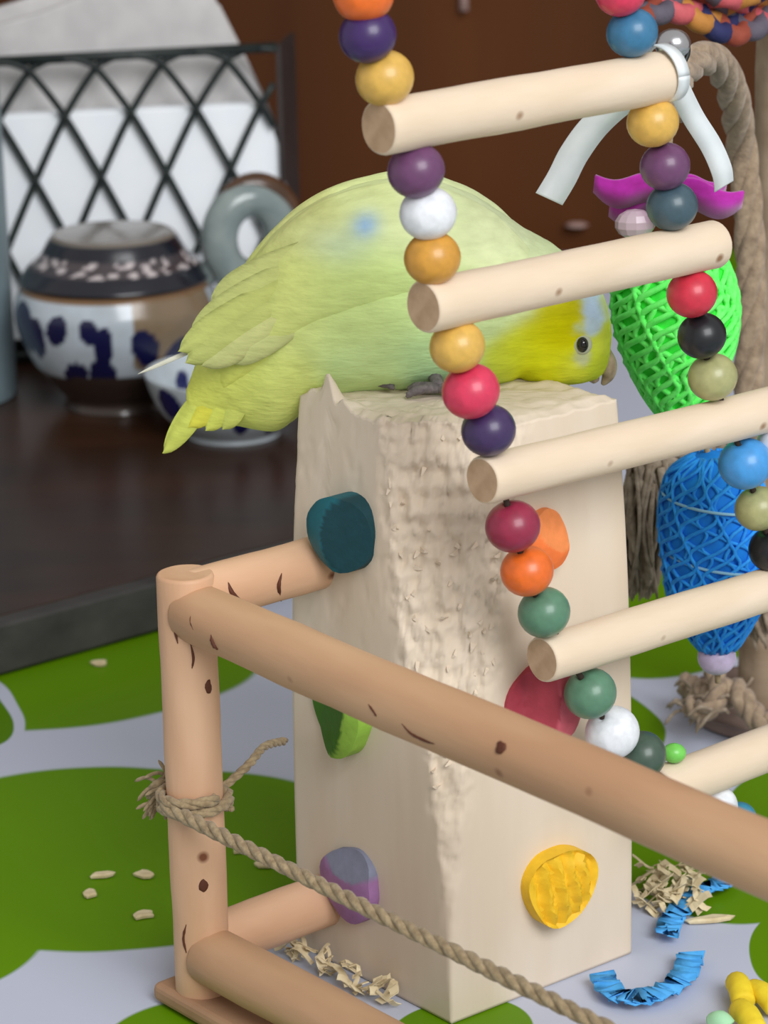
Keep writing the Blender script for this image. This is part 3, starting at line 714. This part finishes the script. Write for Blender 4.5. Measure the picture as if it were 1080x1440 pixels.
vs, fs = tube(catmull(bk, 5), [0.30 - 0.2 * (i / 10) for i in range(11)], 14); mesh_obj('lower_beak', vs, fs, M_beak, bird)
for fx, fy in ((616, 551), (505, 541)):
    g = on(fx, fy, 17.76)
    parts = [tube(catmull([g + ZUP * 1.0 + V3(-.3, 1.6, 0), g + ZUP * .4 + V3(-.1, .7, 0), g + ZUP * .12], 4), [0.24] * 5 + [0.2] * 4, 10)]
    for dx, dy in ((0.95, -0.35), (0.9, 0.35), (-0.85, -0.3), (-0.8, 0.35)):
        parts.append(tube(catmull([g + ZUP * .1, g + V3(dx * .5, dy * .5, .13), g + V3(dx * .9, dy * .9, .06), g + V3(dx * 1.08, dy * 1.08, -.06)], 4), [0.15] * 4 + [0.14] * 4 + [0.11] * 3 + [0.05] * 2, 8))
    mesh_obj('foot', *join(*parts), M_foot, bird)

# ------------------------------------------------------------------ tray with table ware
ZT = 2.1
ta, tb = on(0, 880, ZT), on(410, 770, ZT); td = unit(V3(tb[0] - ta[0], tb[1] - ta[1], 0)); tn = V3(-td[1], td[0], 0)
t_right = on(800, 662, ZT); t_right = ta + td * ((t_right - ta) @ td); t_left = ta - td * 24
tray = thing('wooden_tray', (t_left + t_right) / 2 * V3(1, 1, 0) + tn * 20, 'dark wooden tray with worn grey front edge under the ceramic pot', 'tray')
Lt = np.linalg.norm((t_right - t_left)[:2]) / 2; tc_ = (t_left + t_right) / 2; tc_[2] = 0
DT = 28.0
add_bevel(mesh_obj('tray_board', *box(tc_ + tn * (DT + 1.0) + ZUP * (ZT / 2 + 0.02), td * (Lt - .1), tn * DT, ZUP * (ZT / 2 - 0.02)), M_tray, tray, smooth=False), 0.08)
add_bevel(mesh_obj('tray_edge', *box(tc_ + tn * 0.5 + ZUP * (ZT / 2 + 0.05), td * Lt, tn * 0.5, ZUP * (ZT / 2)), M_trayedge, tray, smooth=False), 0.15)

# pot
PC = V3(at(167, 500, 60)[0], 60.0, ZT)
def zat(y, Y, x=165): return at(x, y, Y)[2]
z_rim = zat(392, 60) - ZT; PX = 27.9
pot = thing('ceramic_pot', PC, 'white ceramic pot painted with navy leaves, dark lid and ring handle', 'pot')
R_ = 5.0
prof = catmull([(2.9, 0), (2.8, .5), (3.3, 1.1), (4.3, 2.4), (4.95, 3.9), (5.1, 5.0), (4.95, z_rim - .7), (4.7, z_rim - .15), (4.45, z_rim)], 8)
PL = [(-2.62, .72, .20, .95, .5), (-2.4, .66, .12, .8, -.2), (-2.1, .75, .10, .6, -.5), (-2.86, .6, .12, .7, .9), (-1.75, .75, .09, .5, .2), (-1.62, .62, .08, .85, -.1), (-1.66, .40, .13, .6, 0), (-2.0, .36, .18, .5, .8),
      (-1.2, .6, .12, .8, .4), (-.8, .5, .15, .7, -.3), (-.3, .6, .12, .8, .3), (.3, .55, .14, .8, -.3), (.9, .6, .13, .8, .3), (1.5, .5, .14, .8, -.2), (2.1, .6, .13, .8, .2), (2.8, .55, .15, .8, 0)]
def lathe_col(prof, n, c, fn):
    vs, fs = lathe(prof, n, c); cs = []
    for r, z in prof:
        for k in range(n): cs.append(fn(2 * math.pi * k / n, z, r))
    return vs, fs, cs
def pot_col(q, z, r):
    t = z / z_rim
    if t > 0.955: return lin((120, 92, 66))
    if z < 2.2 + 0.15 * math.sin(q * 3): return lin((58, 46, 40))
    for a, h, wa, hz2, tl in PL:
        da = (q - a % (2 * math.pi) + math.pi) % (2 * math.pi) - math.pi; dz = (t - h) * z_rim / R_
        x = da * math.cos(tl) + dz * math.sin(tl); y = -da * math.sin(tl) + dz * math.cos(tl)
        if (x / (wa * 1.15)) ** 2 + (y / (hz2 * 0.27)) ** 2 < 1: return lin((16, 18, 62))
    if -1.32 < (q + math.pi) % (2 * math.pi) - math.pi < -0.3 and .42 < t + .1 * math.sin(q * 5): return lin((124, 106, 84))
    return lin((178, 188, 198))
v, f, c = lathe_col(prof, 240, PC, pot_col); mesh_obj('pot_body', v, f, M_tinted_gloss, pot, cols=c)
zl = z_rim; zc = zat(326, 60) - ZT
lidp = catmull([(4.5, zl - .05), (4.75, zl + .12), (4.6, zl + .4), (4.2, zl + .9), (3.7, zl + 1.3), (3.1, zc - .1), (2.6, zc), (1.2, zc + .05), (.05, zc + .08)], 6)
def lid_col(q, z, r):
    if zl + .85 < z < zl + 1.45:
        return lin((190, 180, 182)) if nz(math.cos(q) * 7, math.sin(q) * 7, z * 5) > 0.12 else lin((70, 62, 66))
    if z > zc - .2: return lin((120, 112, 104))
    return lin((20, 22, 34))
v, f, c = lathe_col(lidp, 160, PC, lid_col); mesh_obj('lid', v, f, M_tinted_gloss, pot, cols=c)
hc = at(352, 335, 60); ring = []
hx, hy = V3(math.cos(.35), math.sin(.35), 0), ZUP
Rr = 1.75
for i in range(48): q = 2 * math.pi * i / 48; ring.append(hc + 1.62 * math.cos(q) * hx + 1.98 * math.sin(q) * hy)
mesh_obj('ring_handle', *tube(ring, 0.92, 20, closed=True), M_celadon, pot)
arc = [hc + V3(0, .1, 0) + (Rr + .62) * math.cos(q) * hx + (Rr + .92) * math.sin(q) * hy for q in np.linspace(math.radians(-5), math.radians(125), 22)]
mesh_obj('handle_rim', *tube(arc, [0.25 + .45 * math.sin(math.pi * i / 21) for i in range(22)], 10), M_brownglaze, pot)
# arm that carries the ring on the pot's shoulder
mesh_obj('handle_neck', *tube(catmull([PC + V3(3.6, 0, z_rim - .9), PC + V3(4.4, 0, z_rim - .1), hc - hx * 1.6 - ZUP * .9], 5), 0.6, 12), M_celadon, pot)

# cup
CC = V3(at(327, 560, 53.6)[0], 53.6, ZT)
zr = zat(522, 53.6, 327) - ZT
cup = thing('ceramic_cup', CC, 'small white cup painted with navy leaves behind the bird\'s tail', 'cup')
cp = catmull([(2.3, 0), (2.35, .25), (2.7, .5), (3.5, 1.3), (4.0, 2.4), (4.2, zr), (4.08, zr + .02), (3.8, 2.4), (3.2, 1.2), (.1, .7)], 7)
def cup_col(q, z, r):
    t = z / zr
    for i, (a, h, wa, hh, tl) in enumerate(PL + [(-2.75, .62, .1, .7, .4), (-2.45, .7, .1, .6, -.4), (-1.1, .3, .16, .4, .6), (-1.35, .22, .14, .3, -.5)]):
        da = (q - (a + .25) % (2 * math.pi) + math.pi) % (2 * math.pi) - math.pi; dz = (t - h) * zr / 3.8
        x = da * math.cos(tl) + dz * math.sin(tl); y = -da * math.sin(tl) + dz * math.cos(tl)
        if i % 2 == 0 and (x / (wa * .9)) ** 2 + (y / (hh * 0.22)) ** 2 < 1: return lin((20, 24, 84))
    return lin((186, 196, 204))
v, f, c = lathe_col(cp, 200, CC, cup_col); mesh_obj('cup_bowl', v, f, M_tinted_gloss, cup, cols=c)

# napkin holder
HY = 70.0
hA, hB = at(14, 88, HY - 1.6), at(388, 64, HY + 1.6)
hd = unit(V3(hB[0] - hA[0], hB[1] - hA[1], 0)); hn = V3(-hd[1], hd[0], 0); hpl = V3((hA + hB)[0] / 2, (hA + hB)[1] / 2, 0)
ztp = (hA[2] + hB[2]) / 2
hp = lambda x, y, off=0.0: onpl(x, y, hpl + hn * off, hn)
hold = thing('napkin_holder', hpl + hn * 2.5 + ZUP * ZT, 'dark green metal napkin holder with arched wire lattice', 'napkin holder')
HW = np.linalg.norm((hB - hA)[:2]) / 2; hc0 = V3(hpl[0], hpl[1], 0)
LEFT = hc0 - hd * (HW + 2.0); RIGHT = hc0 + hd * HW
tube_r = 0.22
mesh_obj('top_rail', *tube([V3(LEFT[0], LEFT[1], ztp), V3(RIGHT[0], RIGHT[1], ztp)], 0.27, 10), M_wire, hold)
mesh_obj('bottom_rail', *tube([V3(LEFT[0], LEFT[1], ZT + .4), V3(RIGHT[0], RIGHT[1], ZT + .4)], 0.27, 10), M_wire, hold)
pxcm = FPX / ((hpl + ZUP * ztp - CAM) @ FWD)
OFF = [(0, 0), (2.5, 18), (8, 34), (20, 50), (80, 92), (165, 137), (250, 178), (330, 214), (420, 254)]
zspan = ztp - ZT - 0.4
for i in range(-3, 8):
    ax_ = (85 + 93.5 * i - (14 + 388) / 2) / pxcm
    for sg in (-1, 1):
        path = []
        for dpx, opx in OFF:
            x = ax_ + sg * opx / pxcm; z = ztp - dpx / pxcm
            if z < ZT + 0.35: z = ZT + 0.35
            path.append((x, z))
        path = catmull(path, 5); q = [(x, z) for x, z in path if -HW - 2.0 <= x <= HW]
        if len(q) > 2: mesh_obj('wire', *tube([hc0 + hd * x + ZUP * z - hn * 0.1 * sg for x, z in q], 0.19, 7), M_wire, hold)
# end panel leaning away to the right, and back rail
ed = unit(hd * 0.35 + hn * 0.94); e2 = RIGHT + ed * 5.0
endp = [V3(RIGHT[0], RIGHT[1], ZT), V3(e2[0], e2[1], ZT), V3(e2[0], e2[1], ztp + .1), V3(RIGHT[0], RIGHT[1], ztp + .1)]
M_endp = mat('dark_brown_metal', (52, 44, 42), 0.5, (40, 34, 34), 60)
mesh_obj('end_panel', *slab(endp, 0.25, hd), M_endp, hold, smooth=False)
bl = LEFT + hn * 4.8
mesh_obj('back_panel', *slab([V3(bl[0], bl[1], ZT), V3(e2[0], e2[1], ZT), V3(e2[0], e2[1], ZT + 6), V3(bl[0], bl[1], ZT + 6)], 0.25, hn), M_endp, hold, smooth=False)
mesh_obj('holder_base', *slab([V3(LEFT[0], LEFT[1], ZT), V3(RIGHT[0], RIGHT[1], ZT), V3(e2[0], e2[1], ZT), V3(bl[0], bl[1], ZT)], 0.2, ZUP), M_endp, hold, smooth=False)
def napkin(poly, off, th, m, label):
    vs, fs = slab([hp(x, y, off) for x, y in poly], th, hn)
    o = mesh_obj('paper_napkin', vs, fs, m, None, np.mean(np.array(vs), axis=0) , smooth=False); add_bevel(o, 0.12, 2)
    tag(o, label, 'napkin', 'paper napkins in the holder')
zb = 500
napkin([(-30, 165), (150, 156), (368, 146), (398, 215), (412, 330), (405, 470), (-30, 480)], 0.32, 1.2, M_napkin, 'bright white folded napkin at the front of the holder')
napkin([(-30, 44), (60, 18), (180, -30), (290, -30), (345, 90), (392, 182), (405, 460), (-30, 480)], 1.8, 0.9, M_napkin_shaded, 'tall white napkin, shade painted in as grey, sticking up behind the front napkin')
napkin([(-30, 20), (100, -20), (230, -50), (310, 8), (352, 92), (398, 190), (408, 460), (-30, 480)], 2.9, 0.8, M_napkin_shaded, 'rearmost white napkin, shade painted in as grey, its corner highest in the holder')
# canister at the left edge
KC = on(-98, 625, ZT); KC = V3(at(10, 300, 62)[0] - 4.05, 62, ZT)
can = thing('storage_canister', KC, 'blue-grey enamel canister at the left edge beside the pot', 'canister')
zc2 = 22
mesh_obj('canister_body', *lathe(catmull([(3.6, 0), (3.85, .3), (4.0, 1.0), (4.0, 12), (4.0, zc2 - 1), (3.9, zc2)], 4), 64, KC), M_canister, can)
mesh_obj('canister_lid', *lathe([(4.1, zc2), (4.1, zc2 + 1.2), (3.7, zc2 + 1.6), (.6, zc2 + 2), (.5, zc2 + 2.8), (.05, zc2 + 2.9)], 48, KC), M_canister, can)

# small pale spot and thin pale streak on the cabinet wall
def disc(px, py, label, prf, axis, m):
    c = onpl(px, py, wp0, pn) - pn * .6; vs, fs = lathe(prf, 24, c, axis); o = mesh_obj('pale_disc', vs, fs, m, None, c); tag(o, label, 'disc')
M_pale_pink = mat('pale_pink', (170, 140, 132), 0.5)
disc(810, 318, 'small pale pink knob low on the dark brown wall', [(.2, 0), (.55, .08), (.8, .2), (.55, .32), (.05, .4)], ZUP, M_pale_pink)
c = onpl(652, -6, wp0, pn) - pn * 0.5
vs, fs = join(tube([c + ZUP * 1.2, c - ZUP * .9], [.2, .34], 10), tube([c + ZUP * 2.5, c + ZUP * 1.2], .08, 8))
tag(mesh_obj('pale_sliver', vs, fs, M_pale_pink, None, c), 'thin pale hanging pull at the top of the dark wall', 'sliver')

# ------------------------------------------------------------------ hanging toy: ribbon, flower, green and blue woven cones
YT = 7.0
tp = lambda x, y, Y=YT: at(x, y, Y)
toy = thing('hanging_bird_toy', tp(1010, 950), 'hanging toy with magenta flower, green and blue woven cones and white ribbon', 'bird toy')
def cone(pts, axis_top, axis_bot, net_m, core_m, nm, nn, tr, label):
    A, B = np.array(axis_top), np.array(axis_bot); ax = unit(B - A); L = np.linalg.norm(B - A)
    prof = catmull([(r, t * L) for t, r in pts], 8); vs, fs = lathe([(max(r - .05, .02), z) for r, z in prof], 40, A, ax)
    o = mesh_obj(nm, vs, fs, core_m, toy); tag(o, label)
    a = V3(1, 0, 0); e1 = unit(a - ax * (a @ ax)); e2 = np.cross(ax, e1); parts = []
    zz = [q[1] for q in prof]; rr = [q[0] for q in prof]
    for d in (1, -1):
        for k in range(nn):
            path = []
            for i in range(50):
                z = L * (0.02 + .96 * i / 49); r = float(np.interp(z, zz, rr)); q = 2 * math.pi * k / nn + d * (z * 0.42) + d * 0.16 * math.sin(z * 5.2 + k * 2)
                path.append(A + ax * z + (r + .02 + .03 * d) * (math.cos(q) * e1 + math.sin(q) * e2))
            parts.append(tube(path, tr, 5))
    mesh_obj('netting', *join(*parts), net_m, o, np.array(o['_b'].to_list()))
    return o
g = cone([(0, .15), (.04, .9), (.14, 1.55), (.34, 1.88), (.55, 1.72), (.78, 1.15), (.93, .6), (1, .3)], tp(942, 330), tp(962, 606), M_green, M_greendark, 'green_cone', 26, 0.10, 'neon green woven cone')
b2 = cone([(0, .15), (.04, .8), (.12, 1.4), (.3, 1.66), (.5, 1.66), (.75, 1.42), (.92, .85), (1, .45)], tp(1000, 634), tp(1010, 916), M_blue, M_bluedark, 'blue_cone', 24, 0.065, 'blue woven cone tied with pale thread')
def ringthread(y, r, tilt):
    c = tp(1010, y); return tube([c + r * V3(math.cos(q), math.sin(q), 0) + ZUP * tilt * math.cos(q) for q in np.linspace(0, 2 * math.pi, 40)][:-1], 0.05, 6, closed=True)
mesh_obj('thread', *join(ringthread(782, 1.72, -.28), ringthread(700, 1.74, -.2)), M_thread, toy)
c = tp(1008, 924); vs, fs = bead_mesh(ZUP); mesh_obj('bead', [np.array(q) * .62 + c for q in vs], fs, bead_mat('lavender', BC['lavender']), toy, c)
mesh_obj('cord', *tube(catmull([tp(952, 60), tp(944, 150), tp(940, 330), tp(962, 606), tp(996, 640), tp(1008, 924), tp(1010, 960)], 6), 0.1, 8), M_jute, toy)
# magenta flower petals
def petal(root, tip, wd_, label=None):
    root, tip = np.array(root), np.array(tip); pts = []; n = 16
    path = [root + (tip - root) * i / n + V3(0, -.25 * math.sin(math.pi * i / n), .18 * math.sin(2 * math.pi * i / n)) for i in range(n + 1)]
    ws = [wd_ * (0.35 + .65 * math.sin(math.pi * (0.12 + .78 * i / n))) for i in range(n + 1)]
    return mesh_obj('petal', *strip(path, V3(0.05, -.55, 1), ws, 0.10), M_magenta, toy)
fc = tp(938, 275)
for (x, y, dy) in ((836, 258, -.3), (858, 292, .5), (1044, 280, -.2), (1020, 262, 1.2), (930, 300, -1.6), (960, 245, 1.8)):
    petal(fc, tp(x, y, YT + dy), 1.15)
vs, fs = sphere(tp(893, 315, YT - .6), 0.62, 12, 7, (1.0, .7, .75)); o = mesh_obj('acrylic_gem', vs, fs, M_acrylic, toy, smooth=False)
# white ribbon: tied on the rung end, two tails
rk = tp(948, 96, 2.0)
def rib(pts, w0, wd, nm='ribbon_tail'):
    mesh_obj(nm, *strip(catmull(pts, 8), wd, w0, 0.04), M_ribbon, toy)
rib([tp(925, 120, 3.5), tp(880, 140, 4.2), tp(838, 175, 4.6), tp(808, 215, 4.7), tp(790, 250, 4.6), tp(772, 280, 4.4)], 0.95, V3(.82, .3, -.45))
rib([tp(955, 125, 3.5), tp(975, 165, 4.2), tp(1000, 205, 4.5), tp(1015, 240, 4.6), tp(1018, 262, 4.8)], 0.66, V3(.8, .25, .42))
RA, RB = lp(532, 180), lp(938, 102); rd_ = unit(RB - RA); rb_c = RA + (RB - RA) * 0.985
e1 = unit(np.cross(rd_, ZUP)); e2 = np.cross(rd_, e1)
wrap = [rb_c + 0.78 * (math.cos(q) * e1 + math.sin(q) * e2) + rd_ * 0.10 * math.sin(q) for q in np.linspace(0, 2 * math.pi, 40)]
mesh_obj('ribbon_wrap', *strip(wrap, rd_, 0.42, 0.05), M_ribbon, toy)
bell_c = tp(946, 62, 3.0)
vs, fs = sphere(bell_c, 0.52, 20, 12, (1, 1, .85)); tag(mesh_obj('bell', vs, fs, M_silver, toy), 'round silver bell')
mesh_obj('bell_ring', *tube([bell_c + V3(.05, 0, -.15) + .5 * (math.cos(q) * V3(.8, .3, -.3) + math.sin(q) * V3(.2, .2, .95)) for q in np.linspace(0, 2 * math.pi, 30)[:-1]], 0.07, 8, closed=True), M_wire, toy)

# rope loop from the toy to the post, rope post
RPB = on(1068, 1006); RPB[2] = 0
rpost = thing('rope_post', RPB, 'weathered grey-tan post with a flat grey-brown plate round its foot at the right edge', 'post')
yp = RPB[1]
dowel('pole', RPB + ZUP * 0.5, RPB + V3(0.5, 0, 44), 0.86, M_branch, rpost, 40, 0.22)
mesh_obj('foot_disc', *lathe(catmull([(3.4, 0), (3.6, .1), (3.55, .4), (3.3, .55), (.05, .6)], 3), 48, RPB + V3(.9, .5, 0)), M_base, rpost)  # flat grey-brown plate round the bottom of the pole
rl = thing('hanging_rope', RPB + V3(-1, -2, 18), 'thick grey-tan rope looping over from the ribbon and hanging beside the post', 'rope')
yq = yp - 2.2
rp_ = lambda x, y, Y: at(x, y, Y)
mesh_obj('rope_loop', *rope(catmull([rp_(944, 165, 7.2), rp_(946, 125, 7.8), rp_(962, 98, 10), rp_(988, 82, 12), rp_(1012, 92, 14), rp_(1030, 130, 16), rp_(1042, 200, yq), rp_(1052, 300, yq), rp_(1056, 420, yq), rp_(1052, 560, yq), rp_(1056, 680, yq), rp_(1060, 800, yq)], 12), 0.52, 0.16, 8, 4), M_rope, rl)
fy = []
for i in range(40):
    s = rp_(1060, 800, yq) + V3(rnd.uniform(-.3, .3), rnd.uniform(-.3, .3), rnd.uniform(-.2, .4)); L = rnd.uniform(1.2, 3.2)
    fy.append(tube(catmull([s, s + V3(rnd.uniform(-.4, .4), rnd.uniform(-.4, .3), -L * .5), s + V3(rnd.uniform(-.7, .7), rnd.uniform(-.5, .4), -L)], 4), [.1] * 8 + [.03], 5))
mesh_obj('frayed_end', *join(*fy), M_fray, rl)
# frayed rope hanging between the block and the blue cone
FT = thing('frayed_rope_tassel', rp_(905, 840, 12), 'dirty brown frayed rope tassel hanging behind the block\'s right edge', 'rope')
mesh_obj('tassel_rope', *rope(catmull([rp_(1050, 612, yq - .6), rp_(1000, 622, 14.5), rp_(950, 634, 12.6), rp_(918, 656, 12), rp_(912, 700, 12)], 10), 0.42, 0.4, 7), M_fray, FT)
fy = []
for i in range(130):
    x0 = rnd.uniform(884, 940); s = rp_(x0, rnd.uniform(645, 690), 12 + rnd.uniform(-.5, .6)); x1 = 905 + (x0 - 912) * rnd.uniform(.3, 1.1) + rnd.uniform(-8, 8)
    e_ = rp_(x1, rnd.uniform(740, 846), 12 + rnd.uniform(-.7, .7)); mdp = (s + e_) / 2 + V3(rnd.uniform(-.35, .35), rnd.uniform(-.3, .3), 0)
    r0 = rnd.uniform(.07, .16); fy.append(tube(catmull([s, mdp, e_], 4), [r0] * 8 + [.03], 5))
mesh_obj('strands', *join(*fy), M_fray, FT)
# frayed knot lying at the post's foot
FK = thing('rope_knot', on(1010, 1000, 0), 'frayed tan rope knot lying at the foot of the rope post', 'rope')
kq = lambda x, y, z: on(x, y, z)
mesh_obj('knot_rope', *rope(catmull([kq(965, 962, 1.3), kq(990, 975, 1.5), kq(1012, 985, 1.7), kq(1030, 968, 2.2), kq(1045, 985, 2.0), kq(1062, 1008, 1.5), kq(1080, 1020, 1.4)], 10), 0.45, 0.5, 7), M_rope, FK)
mesh_obj('knot_turn', *rope(catmull([kq(1002, 940, 2.6), kq(1012, 962, 2.3), kq(1008, 985, 1.9), kq(990, 1000, 1.5), kq(970, 992, 1.4)], 10), 0.38, 0.5, 7), M_rope, FK)
fy = []
for i in range(60):
    s = kq(rnd.uniform(958, 1050), rnd.uniform(965, 1005), rnd.uniform(.9, 1.9)); d = V3(rnd.uniform(-1, 1), rnd.uniform(-1, .6), rnd.uniform(-.5, .5)) * 1.0
    fy.append(tube(catmull([s, s + d * .6 + ZUP * .15, s + d * 1.1 - ZUP * .2], 3), [.07] * 6 + [.02], 5))
mesh_obj('loose_fibres', *join(*fy), M_fray, FK)

# colourful braided cord across the top right corner
br = thing('braided_cord', at(985, 15, 16), 'multicoloured braided cord at the top right corner', 'cord')
ba, bb = at(905, 8, 14), at(1130, 26, 18); bd_ = unit(bb - ba); bl_ = np.linalg.norm(bb - ba)
CB = [(40, 44, 92), (190, 130, 60), (206, 96, 104), (96, 90, 104), (150, 70, 52)]
for k, cc in enumerate(CB):
    pts = []
    for i in range(90):
        t = i / 89; q = t * bl_ * 1.5 + k * 2 * math.pi / 5
        pts.append(ba + (bb - ba) * t + ZUP * (0.62 * math.sin(q) + .2) + V3(0, 1, 0) * 0.5 * math.cos(2 * q) + V3(0, 0, .3 * math.sin(t * 9)))
    mesh_obj('strand', *tube(pts, 0.34, 10), mat('braid_%d' % k, cc, 0.75, bump=.4, scale=300), br)

# ------------------------------------------------------------------ litter on the cloth
def chip(px, py, sx, sy, ang, label, m=M_chip, group=None, h=0.14, name='wood_chip'):
    c = on(px, py, h * .5); ca, sa = math.cos(ang), math.sin(ang); n = 9; vs = []
    rr = [rnd.uniform(.7, 1.15) for _ in range(n)]
    for z, k in ((-h * .5, .92), (h * .1, 1.0), (h * .5, .7)):
        for i in range(n):
            q = 2 * math.pi * i / n; x, y = sx * rr[i] * k * math.cos(q), sy * rr[i] * k * math.sin(q)
            vs.append(c + V3(ca * x - sa * y, sa * x + ca * y, z + .05 * h * rr[i]))
    fs = [(j * n + i, j * n + (i + 1) % n, (j + 1) * n + (i + 1) % n, (j + 1) * n + i) for j in range(2) for i in range(n)] + [tuple(reversed(range(n))), tuple(range(2 * n, 3 * n))]
    return tag(mesh_obj(name, vs, fs, m, None, c, smooth=False), label, 'wood chip', group)
chip(143, 1230, .45, .17, .3, 'thin pale wood chip on the green leaf, upper left of the four', group='wood chips left of the post')
chip(126, 1256, .26, .30, .3, 'roundish tan wood chip just below the thin chip on the green leaf', group='wood chips left of the post')
chip(203, 1229, .36, .26, -.3, 'pale wood chip on the green leaf nearest the wooden post', group='wood chips left of the post')
chip(200, 1286, .42, .26, .2, 'flat pale wood chip at the lower rim of the green leaf', group='wood chips left of the post')
chip(139, 932, .38, .3, .1, 'small pale wood chip below the grey edge of the tray')
chip(371, 1214, .30, .4, .5, 'pale wood chip between the post and the block')
chip(336, 1196, .22, .14, .5, 'tiny pale wood chip right beside the post')
chip(1000, 1292, .9, .24, .2, 'long pale wood shaving beside the blue crinkle paper')
def shred(name, boxpx, count, zmax, label, seed):
    r2 = random.Random(seed); parts = []
    for i in range(count):
        x, y = r2.uniform(boxpx[0], boxpx[2]), r2.uniform(boxpx[1], boxpx[3])
        if len(boxpx) > 4: y += (x - boxpx[0]) * boxpx[4]
        c = on(x, y, 0) + ZUP * r2.uniform(.1, zmax); an = r2.uniform(0, 6.28); L = r2.uniform(.25, .8); k = r2.uniform(-1, 1)
        path = [c + V3(math.cos(an + k * t), math.sin(an + k * t), 0) * L * t + ZUP * .3 * L * math.sin(t * 3) for t in np.linspace(-.5, .5, 6)]
        parts.append(strip(path, V3(-math.sin(an), math.cos(an), r2.uniform(-.6, .8)), r2.uniform(.1, .3), .03))
    o = mesh_obj(name, *join(*parts), M_chip, None, on((boxpx[0] + boxpx[2]) / 2, (boxpx[1] + boxpx[3]) / 2), smooth=False)
    return tag(o, label, 'wood shavings', kind='stuff')
shred('wood_shavings', (896, 1240, 985, 1290), 90, 0.8, 'heap of curled wood shavings right of the block', 5)
shred('wood_shavings', (398, 1330, 560, 1346, .52), 55, 0.7, 'wood shavings caught between the lower rail and the block', 6)
def paper(pts, wd_, label):
    path = []; base = catmull([on(x, y, 0.25) for x, y in pts], 14)
    for i, p in enumerate(base): path.append(p + ZUP * (.07 * math.sin(i * 1.9) + .05) + V3(.03 * math.sin(i * 1.3), .03 * math.cos(i * 1.7), 0))
    w2 = [V3(.25 * math.sin(i * .5), 1, .5 * math.sin(i * .9)) if True else None for i in range(len(path))]
    path = [V3(p[0], p[1], max(p[2], .12)) for p in path]
    t0 = []
    for i in range(len(path)):
        t = unit(path[min(i + 1, len(path) - 1)] - path[max(i - 1, 0)]); s = unit(np.cross(ZUP, V3(t[0], t[1], 0))); t0.append(s + ZUP * .12 * math.sin(i * .9))
    o = mesh_obj('crinkle_paper', *strip(path, t0, wd_, .04), M_paper, None, path[0] * V3(1, 1, 0)); tag(o, label, 'paper strip', 'blue crinkle paper strips')
paper([(1030, 1222), (1012, 1244), (985, 1254), (962, 1276), (945, 1294), (938, 1314)], .75, 'blue crinkle paper strip beside the heap of wood shavings')
paper([(972, 1342), (962, 1372), (935, 1394), (900, 1404), (866, 1400), (846, 1372)], .8, 'curved blue crinkle paper strip near the block\'s bottom right corner')
def straw(a, b, r, label, m, nm='yellow_foam_piece'):
    A, B = on(*a, r), on(*b, r); vs, fs = tube(catmull([A, (A + B) / 2 + ZUP * .15, B], 6), [r * .8] + [r] * 11 + [r * .8], 14)
    tag(mesh_obj(nm, vs, fs, m, None, (A + B) / 2 * V3(1, 1, 0)), label, 'foam piece', 'foam pieces at the lower right')
straw((1036, 1382), (1046, 1412), .36, 'short yellow foam piece standing uppermost at the lower right corner', M_yellow)
straw((1058, 1392), (1092, 1418), .34, 'yellow foam piece running to the right picture edge', M_yellow)
straw((1040, 1420), (1064, 1452), .36, 'yellow foam piece cut by the bottom picture edge', M_yellow)
straw((1004, 1440), (1022, 1446), .32, 'pale mint green foam piece beside the yellow ones', M_mint, 'mint_foam_piece')

for o in bpy.data.objects:
    if '_b' in o: del o['_b']
